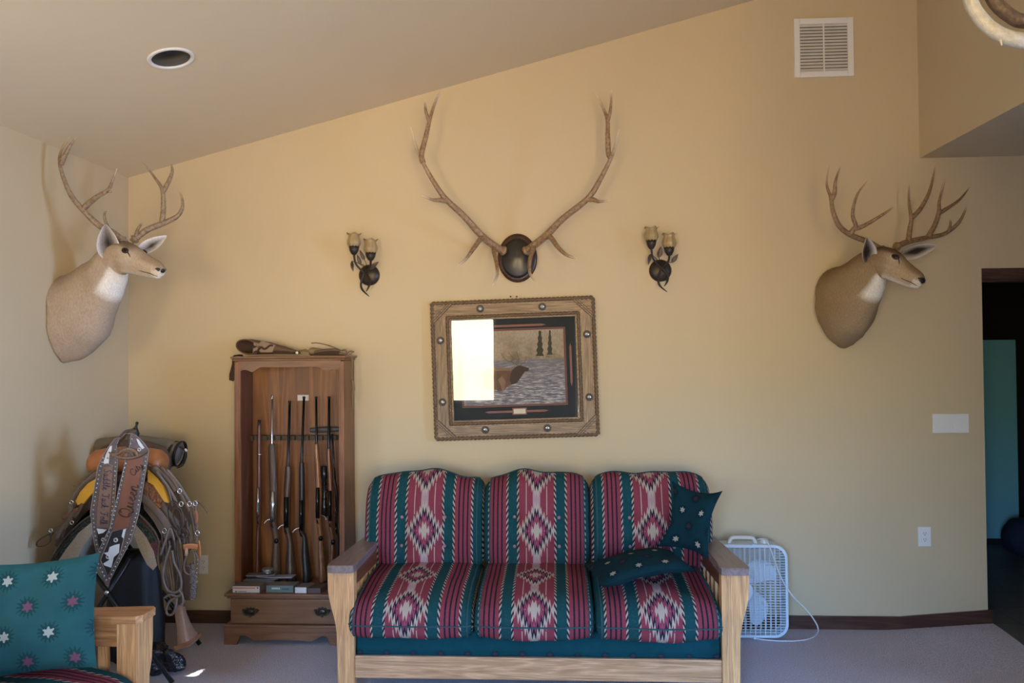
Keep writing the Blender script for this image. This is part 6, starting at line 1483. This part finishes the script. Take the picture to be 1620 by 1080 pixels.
for x0 in (604, 628):
    mb = MB(); c = SX(x0, 148, YBk+.068); mb.sweep([c+V((.012*sin(a), 52*k*cos(a), 52*k*sin(a))) for a in [2*pi*j/16 for j in range(16)]], [.010]*16, [.004]*16, ref=(1, 0, 0), closed=True, seg=8, sub=2); obj('black_strap', mb, BLACK, br_)
mb = MB(); a = SX(628, 118, YBk-.03); mb.sweep([a, SX(650, 135, YBk-.03), SX(654, 160, YBk-.03), SX(640, 195, YBk-.03), SX(618, 205, YBk-.03)], [.012, .014, .012, .01, .008], [.003]*5, ref=(0, 1, .2), seg=8); obj('strap_end', mb, BLACK, br_)
mb = MB(); mb.sweep([SX(650, 128, YBk-.035), SX(657, 138, YBk-.035)], .006, sub=1, seg=8); obj('tip', mb, WHITE, br_)
# ------ bridle, reins and tie straps bundled at the doorway side of the saddle
bri = thing('bridle', SX(640, 520, yA-.09), 'bundle of brown bridle straps and looped reins hanging from the saddle', 'bridle')
yb = yA-.085
for pts, w, mt in (([(690, 345), (694, 400), (698, 460), (694, 520)], 13, MLEA), ([(672, 380), (682, 440), (690, 500)], 12, DLEA), ([(655, 420), (664, 480), (672, 540)], 12, DLEA), ([(640, 470), (650, 560), (646, 640)], 14, DLEA)):
    strap('cheek_strap', pts, w, mt, bri, yb)
for (cx, cy, rx, rz, tl) in ((612, 400, 32, 58, .3), (622, 410, 20, 42, .3), (640, 470, 24, 22, .3)):
    mb = MB(); mb.sweep([SX(cx+rx*cos(a)+tl*rz*sin(a)*.6, cy+rz*sin(a), yb-.012) for a in [2*pi*j/14 for j in range(14)]], [.008]*14, [.0028]*14, ref=(0, 1, 0), closed=True, sub=3, seg=8); obj('coil', mb, DLEA, bri)
for pts, w in (([(556, 470), (560, 540), (566, 620), (582, 690), (600, 735)], 9), ([(570, 480), (578, 560), (590, 640), (604, 735)], 10), ([(586, 500), (592, 580), (602, 660), (610, 735)], 8), ([(605, 480), (612, 560), (618, 650), (612, 738)], 9), ([(548, 500), (540, 570), (548, 620)], 8), ([(596, 440), (628, 500), (640, 590), (640, 680), (628, 730)], 10)):
    mb = MB(); mb.sweep(SP(pts, yb-.004-.003*(w % 3)), w*sc7*.5, seg=8); obj('rein', mb, DLEA if w % 2 else MLEA, bri)
for pts in ([(590, 520), (566, 600), (562, 660), (580, 702), (610, 712), (634, 690), (630, 640), (606, 590), (598, 540)], [(612, 735), (590, 745), (574, 775), (578, 800), (598, 800), (612, 770), (616, 735)], [(625, 700), (638, 720), (642, 750), (632, 762)], [(565, 735), (590, 720), (618, 728), (640, 712)], [(500+50, 560), (570, 500), (590, 450), (606, 500)]):
    mb = MB(); mb.sweep(SP(pts, yb-.022), .0062, seg=8); obj('rein_loop', mb, GLEA, bri)
strap('keeper', [(643, 528), (670, 524), (700, 527)], 24, OLEA, bri, yb-.02, ref=(0, 0, 1))
strap('keeper', [(690, 380), (698, 400), (694, 430)], 14, plain('rust leather', (.24, .085, .04), .5), bri, yb-.012)
strap('keeper', [(704, 500), (709, 540), (706, 590)], 12, OLEA, bri, yb+.004)
mb = MB(); mb.sweep(SP([(656, 532), (655, 562)], yb-.028), .008, sub=1, seg=10); obj('wooden_toggle', mb, plain('pale toggle', (.42, .24, .14), .5), bri)
mb = MB(); mb.sweep(SP([(664, 545), (648, 590), (650, 625), (672, 638), (690, 600), (690, 560), (678, 540)], yb-.02), [.0085]*7, [.003]*7, ref=(0, 1, 0), seg=8); mb.sweep(SP([(690, 545), (706, 575), (704, 615), (692, 632)], yb-.016), [.007]*4, [.003]*4, ref=(0, 1, 0), seg=8); obj('throat_loop', mb, GLEA, bri)
g = NT('braided quirt'); co = g.coord('Object'); v = g.voro(co, 110); g.bump(v, .9, .006); BRAID = g.out(g.mix(v, (.16, .14, .12), (.05, .038, .03)), .6)
mb = MB(); mb.sweep(SP([(655, 600), (660, 660), (662, 715), (664, 742)], yb-.01), [.024, .026, .026, .018], [.006]*4, ref=(1, 0, 0), seg=12); obj('dark_pad', mb, DLEA, bri)
mb = MB(); mb.sweep(SP([(678, 592), (683, 660), (682, 715), (676, 742)], yb-.022), [.010, .018, .018, .012], [.007]*4, ref=(1, 0, 0), seg=12); obj('braided_strap', mb, BRAID, bri)
mb = MB()
for i in range(7): mb.ball(SX(699+2*sin(i), 560+18*i, yb-.012), .0042, seg=8)
obj('bead_row', mb, MET, bri)
for (x, y) in ((628, 300), (634, 352), (692, 350), (668, 352), (700, 470)):
    mb = MB(); c = SX(x, y, yb-.02); mb.sweep([c+V((.010*cos(a), 0, .012*sin(a))) for a in [2*pi*j/10 for j in range(10)]], .0028, closed=True, sub=2, seg=6); obj('ring', mb, MET, bri)
# ------ halter straps on the corner side
hal = thing('halter', SX(150, 440, yA-.08), 'worn brown halter straps with a loop hanging from the saddle towards the side wall', 'halter')
for pts, w, mt in (([(232, 352), (205, 400), (165, 432), (128, 455), (100, 480)], 16, MLEA), ([(215, 372), (180, 395), (150, 408)], 18, plain('reddish strap', (.17, .065, .05), .5)), ([(196, 385), (170, 430), (140, 470), (124, 500)], 22, GLEA), ([(160, 455), (148, 490), (122, 498)], 12, DLEA)):
    strap('strap', pts, w, mt, hal, yA-.075, yA-.07, ref=(.7, 0, .6))
mb = MB(); mb.sweep(SP([(105, 470), (70, 490), (48, 508), (50, 524), (78, 522), (100, 505), (104, 482)], yA-.075), [.006]*7, [.003]*7, ref=(0, 1, 0), seg=8, closed=True); obj('loop', mb, DLEA, hal)
for (x, y) in ((188, 345), (190, 428), (104, 460)):
    mb = MB(); c = SX(x, y, yA-.088); mb.sweep([c+V((.009*cos(a), 0, .009*sin(a))) for a in [2*pi*j/10 for j in range(10)]], .0028, closed=True, sub=2, seg=6); obj('ring', mb, MET, hal)
# ------ award strap: two studded leather bands with writing, hung over the horn
AZ = lambda zx, zy, Y: at(130+zx/4.32, 680+zy/4.32, Y)
yS = yA-.135
BORD = plain('tooled mauve border leather', (.115, .082, .075), .35, var=.3, scale=80, bump=.6, bscale=160); PANEL = plain('smooth brown panel leather', (.20, .085, .050), .3, var=.12); PANL = plain('faded brown panel leather', (.215, .135, .105), .22, var=.12)
STITCH = plain('pale stitching cord', (.30, .245, .22), .6); COWB = plain('black cowhide', (.020, .018, .016), .8); COWW = plain('white cowhide', (.66, .70, .70), .7, var=.08); STUD = plain('turquoise silver stud', (.42, .58, .54), .25, .6); SHEENINK = plain('sheen tinted lettering', (.018, .030, .065), .45); BLKINK = plain('black lettering', (.016, .012, .012), .45)  # blue in the lettering paints a reflected sheen into the ink
aw = thing('award_strap', AZ(250, 300, yS), 'studded leather award strap with the word Queen, draped over the saddle horn', 'award strap')
def flat(name, poly, d0, th, mat, parent, bev=True):
    mb = MB(); mb.prism([AZ(x, y, yS)+V((0, -d0-th, 0)) for x, y in poly], (0, th, 0)); return obj(name, mb, mat, parent)
def cordline(name, pts, d, r, mat, parent, closed=False):
    mb = MB(); mb.sweep([AZ(x, y, yS)+V((0, -d, 0)) for x, y in pts], r, sub=1, seg=6, closed=closed); return obj(name, mb, mat, parent)
def studs(name, lines, d, parent, step=30):
    for ln in lines:
        mb = MB(); P_ = [V((x, y, 0)) for x, y in ln]; acc = 0
        for a, b in zip(P_, P_[1:]):
            L_ = (b-a).length; s_ = (step-acc) % step
            while s_ <= L_: q = a+(b-a)*(s_/L_); mb.ball(AZ(q.x, q.y, yS)+V((0, -d, 0)), (.0047, .0032, .0047), seg=8); s_ += step
            acc = (acc+L_) % step
        obj(name, mb, STUD, parent)
def concho(x, y, d, r, parent):
    mb = MB(); c = AZ(x, y, yS)+V((0, -d, 0)); mb.lathe([(r, 0), (r, .002), (r*.86, .0045), (r*.74, .0025), (0, .003)], c, (0, -1, 0), 22)
    o = obj('concho', mb, plain('ivory concho', (.72, .70, .62), .3, .3) if 'ivory concho' not in bpy.data.materials else bpy.data.materials['ivory concho'], parent)
    mb = MB(); star = [(r*.62*(1 if j % 2 == 0 else .42)*sin(2*pi*j/10), r*.62*(1 if j % 2 == 0 else .42)*cos(2*pi*j/10)) for j in range(10)]
    mb.prism([c+V((x_, -.0045, z_)) for x_, z_ in star], (0, .002, 0)); obj('star', mb, BLACK, o)
L_out = [(225, 60), (165, 140), (112, 250), (86, 400), (61, 560), (76, 700), (106, 860), (165, 1060), (178, 1030), (140, 850), (190, 700), (228, 480), (247, 220), (240, 100), (262, 50)]
lb = flat('faded_band', L_out, 0, .006, BORD, aw)
cordline('stitching', L_out, .0062, .0016, STITCH, lb, True)
lp = [(150, 252), (214, 246), (206, 440), (186, 664), (105, 655), (108, 560), (128, 400)]
cp_ = flat('centre_panel', lp, .006, .0018, PANL, lb)
flat('white_hide_patch', [(208, 106), (196, 110), (168, 165), (150, 222), (165, 232), (186, 228), (192, 170), (206, 140)], .006, .002, COWW, lb); flat('dark_hide_patch', [(106, 668), (187, 676), (160, 790), (132, 828), (115, 770)], .006, .0018, COWB, lb); flat('white_hide_patch', [(106, 670), (175, 678), (150, 700), (118, 708)], .008, .001, COWW, lb)
cordline('panel_edge', [(150, 236), (180, 226), (216, 246)], .008, .0018, STITCH, lb)
studs('stud', [[(150, 190), (128, 260), (102, 400), (78, 560), (90, 700), (118, 850), (150, 970)], [(232, 130), (232, 260), (220, 430), (205, 600)]], .0075, lb)
concho(182, 190, .009, .0078, lb); concho(150, 745, .009, .0095, lb)
R_out = [(348, 20), (390, 40), (428, 75), (470, 132), (455, 235), (402, 560), (350, 742), (187, 1052), (95, 882), (205, 660), (300, 250), (315, 170), (345, 90)]
rb = flat('dark_band', R_out, .014, .006, BORD, aw)
cordline('stitching', R_out, .0205, .0016, STITCH, rb, True)
rp = [(326, 192), (432, 188), (420, 262), (392, 400), (330, 655), (226, 682), (290, 400)]
rpan = flat('centre_panel', rp, .020, .0018, PANEL, rb)
flat('dark_hide_patch', [(220, 687), (318, 664), (276, 832), (193, 990), (142, 880)], .020, .0016, COWB, rb)
flat('white_hide_patch', [(205, 792), (238, 778), (272, 770), (268, 830), (232, 862), (216, 932), (172, 918), (160, 905), (200, 880), (188, 850), (165, 832), (195, 826)], .0216, .001, COWW, rb); flat('white_hide_patch', [(298, 672), (316, 667), (300, 735), (286, 720)], .0216, .001, COWW, rb)
flat('white_hide_patch', [(385, 55), (400, 62), (440, 118), (425, 128), (400, 95)], .020, .0016, COWW, rb)
cordline('panel_edge', [(220, 687), (318, 664), (276, 832), (193, 990), (142, 880)], .0215, .0018, STITCH, rb, True)
studs('stud', [[(452, 180), (440, 260), (415, 400), (388, 560), (338, 735), (200, 1005)], [(312, 225), (290, 330), (212, 665), (112, 880), (182, 1020)], [(355, 60), (330, 130)]], .0215, rb)
concho(247, 744, .0225, .0115, rb); concho(193, 858, .0225, .0098, rb); concho(407, 130, .022, .0092, rb)
cordline('stitching', [(262, 60), (300, 22), (348, 22), (372, 60)], .004, .0016, STITCH, rb)
neck = MB(); neck.sweep([AZ(x, y, yS+dy) for x, y, dy in ((235, 110, -.004), (262, 60, .03), (300, 22, .10), (330, 15, .12), (360, 35, .08), (372, 80, .0))], [.016]*6, [.003]*6, ref=(0, -1, .2), seg=8, sub=8); obj('neck_strap', neck, BORD, aw)
mb = MB(); mb.sweep([AZ(x, y, yS)+V((0, -.026, 0)) for x, y in ((202, 146), (235, 172), (300, 188), (360, 186), (420, 168), (462, 142))], [.003, .006, .008, .008, .006, .003], [.004]*6, ref=(0, 0, 1), seg=10, sub=6)
mb.sweep([AZ(x, y, yS)+V((0, -.025, 0)) for x, y in ((212, 152), (250, 165), (285, 142), (330, 130), (375, 140), (400, 168), (455, 148))], [.004, .007, .011, .012, .011, .008, .004], [.003]*7, ref=(0, 0, 1), seg=10, sub=6)
mb.sweep([AZ(x, y, yS)+V((0, -.028, 0)) for x, y in ((290, 172), (305, 150), (330, 143), (358, 152), (370, 172))], .005, seg=8, sub=5); obj('crest', mb, plain('antique bronze crest', (.21, .13, .075), .4, .6, var=.5, scale=120, bump=.6, bscale=200), aw)
# lettering, stroke by stroke (x right, y up, lower-case height 1)
GL = {'Q': (1.7, [[(.95, 1.75), (.5, 1.9), (.1, 1.4), (.1, .6), (.5, .05), (1.05, .2), (1.3, .9), (1.15, 1.6), (.85, 1.8), (.55, 1.5)], [(.3, .35), (.7, .3), (1.1, -.15), (1.5, -.1), (1.65, .2)]]),
 'u': (1.05, [[(0, .2), (.12, .95), (.1, .3), (.3, .02), (.55, .25), (.68, .95)], [(.68, .95), (.66, .25), (.8, .02), (1.05, .25)]]), 'e': (.85, [[(0, .25), (.4, .5), (.6, .8), (.4, 1.0), (.17, .7), (.15, .3), (.4, .02), (.7, .1), (.85, .3)]]),
 'n': (1.15, [[(0, .3), (.15, .95), (.15, 0)], [(.15, .5), (.4, .95), (.62, .9), (.65, .3), (.8, .02), (1.1, .25)]]), 'C': (1.3, [[(1.15, 1.5), (.95, 1.85), (.5, 1.75), (.1, 1.1), (.15, .4), (.55, .03), (1.0, .2), (1.25, .5)]]),
 'i': (.5, [[(0, .25), (.2, .95), (.15, .25), (.3, .02), (.5, .25)], [(.28, 1.35), (.32, 1.42)]]), 't': (.6, [[(0, .25), (.25, 1.0), (.35, 1.7)], [(.35, 1.7), (.2, .4), (.3, .02), (.6, .25)], [(.02, 1.1), (.6, 1.15)]]),
 'y': (.95, [[(0, .3), (.12, .95), (.12, .35), (.35, .05), (.6, .4), (.68, .95)], [(.68, .95), (.6, -.3), (.35, -.8), (.1, -.6), (.4, -.15), (.95, .25)]]), 'S': (1.2, [[(1.0, 1.6), (.75, 1.9), (.4, 1.6), (.55, 1.1), (.85, .7), (.8, .2), (.4, .0), (.05, .25)]]),
 'a': (1.0, [[(.68, .8), (.4, 1.0), (.1, .6), (.15, .15), (.4, .02), (.62, .4), (.7, .95)], [(.7, .95), (.66, .25), (.8, .02), (1.0, .25)]]), 'd': (1.0, [[(.66, .8), (.4, 1.0), (.1, .6), (.15, .15), (.4, .02), (.62, .4), (.75, 1.85)], [(.75, 1.85), (.66, .25), (.8, .02), (1.0, .25)]]),
 'l': (.6, [[(0, .25), (.4, 1.2), (.42, 1.8), (.25, 1.75), (.15, .4), (.3, .02), (.6, .25)]]), 'T': (1.2, [[(.0, 1.55), (.35, 1.85), (.8, 1.7), (1.3, 1.85)], [(.75, 1.7), (.7, .5), (.45, .02), (.1, .2)]]), 'c': (.8, [[(.6, .8), (.4, 1.0), (.12, .65), (.15, .2), (.4, .02), (.8, .28)]]),
 'k': (.9, [[(0, .25), (.35, 1.2), (.35, 1.8), (.2, 1.7), (.15, 0)], [(.15, .5), (.5, .95), (.55, .7), (.25, .5)], [(.25, .5), (.6, .05), (.9, .28)]]), 'F': (1.2, [[(.0, 1.55), (.4, 1.85), (.8, 1.72), (1.3, 1.9)], [(.7, 1.75), (.6, .5), (.35, .02), (.05, .15)], [(.4, .95), (1.0, 1.0)]]),
 'o': (.85, [[(.4, 1.0), (.1, .55), (.3, .02), (.6, .35), (.45, .95), (.6, .85), (.85, .85)]])}
def write(text, x0, y0, dx, dy, h, adv_total, d, r, mat, parent, up):
    tot = sum(GL[c][0] if c in GL else .9 for c in text); kx = adv_total/tot; cur = 0
    for ch in text:
        if ch not in GL: cur += .9; continue
        w_, strokes = GL[ch]; mb = MB()
        for s_ in strokes:
            pts = []
            for (gx_, gy_) in s_:
                X_, Y_ = x0+dx*(cur+gx_)*kx+up[0]*gy_*h, y0+dy*(cur+gx_)*kx+up[1]*gy_*h
                pts.append(AZ(X_, Y_, yS)+V((0, -d, 0)))
            mb.sweep(pts, [r*.8]+[r]*(len(pts)-2)+[r*.7], [.0012]*len(pts), ref=None, seg=6, sub=5)
        obj('letter', mb, mat, parent); cur += w_
write('Queen', 345, 598, .25, -.968, 44, 236, .0225, .0040, BLKINK, rpan, (-.963, -.27))
write('City', 366, 312, .70, -.714, 24, 98, .0225, .0020, BLKINK, rpan, (-.714, -.70))
write('Saddle Tack Folk', 156, 262, -.075, .997, 27, 385, .0085, .0024, SHEENINK, cp_, (.997, .075))
# ------ black plastic sack under the stand
g = NT('black plastic film'); co = g.coord('Object'); n = g.noise(co, 9, 4, .6, 1.2); n2 = g.noise(co, 40, 3, .6, 1.0); g.bump(g.m('ADD', n, g.m('MULTIPLY', n2, .35)), .55, .03); FILM = g.out((.008, .010, .013), .16, 0, .7)
cb = SX(452, 900, -.60); zsk = SX(450, 540, -.6).z
rr = []
for i in range(15):
    t = i/14; z = .004+zsk*t; ring = []
    for j in range(40):
        a = 2*pi*j/40; r_ = (1 if t < .12 else 1-.25*sst((t-.12)/.9))*(.85 if i == 0 else 1)*(1-.55*sst((t-.9)/.1))
        p = V((cb.x+.170*r_*cos(a), -.60+.10*r_*sin(a), z)); w_ = .030*mnoise.noise(V((cos(a)*1.6, sin(a)*1.6, z*2)))+.006*mnoise.noise(V((cos(a)*7, sin(a)*7, z*7)))
        p += V((cos(a), sin(a), 0))*w_; ring.append(p)
    rr.append(ring)
SACK = plain('black nylon cloth', (.008, .011, .013), .55); mb = MB(); mb.rings(rr); obj('nylon_sack', mb, SACK, label='tall black nylon sack standing on the carpet under the saddle', cat='sack')
cb2 = SX(566, 985, -.80)
def ridged(p, f): return 1-abs(mnoise.noise(p*f))*2
rr = []; NJ = 72
for i in range(33):
    t = i/32; ph = pi*t; ring = []
    for j in range(NJ):
        a = 2*pi*j/NJ; sp_ = max(.02, sin(ph))**.55
        p = V((cb2.x+.12*sp_*cos(a), -.80+.075*sp_*sin(a), .004+.075*(1-cos(ph)))); d_ = V((cos(a), sin(a), .6*cos(ph)*-1))
        p += d_*(.055*mnoise.noise(p*7+V((3, 1, 0)))+.020*ridged(p, 13)+.009*ridged(p, 30)-.02); p.z = max(p.z, .003); ring.append(p)
    rr.append(ring)
mb = MB(); mb.rings(rr); obj('plastic_sack', mb, FILM, label='small crumpled black plastic sack catching light on the carpet beside the armchair post', cat='sack')
# dark bundle on the hallway floor, just past the doorway edge
c = at(1622, 855, 1.6); rr = []
for i in range(11):
    t = i/10; ph = pi*t; rr.append([V((c.x+.16*sin(ph)**.6*cos(2*pi*j/24), 1.6+.12*sin(ph)**.6*sin(2*pi*j/24), .047+.15*(1-cos(ph))))+V((cos(2*pi*j/24), sin(2*pi*j/24), 0))*.03*mnoise.noise(V((j*.6, t*3, 2))) for j in range(24)])
mb = MB(); mb.rings(rr); obj('duffel_bag', mb, plain('dark navy cloth', (.012, .018, .04), .8), label='dark navy bag on the floor of the hallway beyond the doorway', cat='bag')
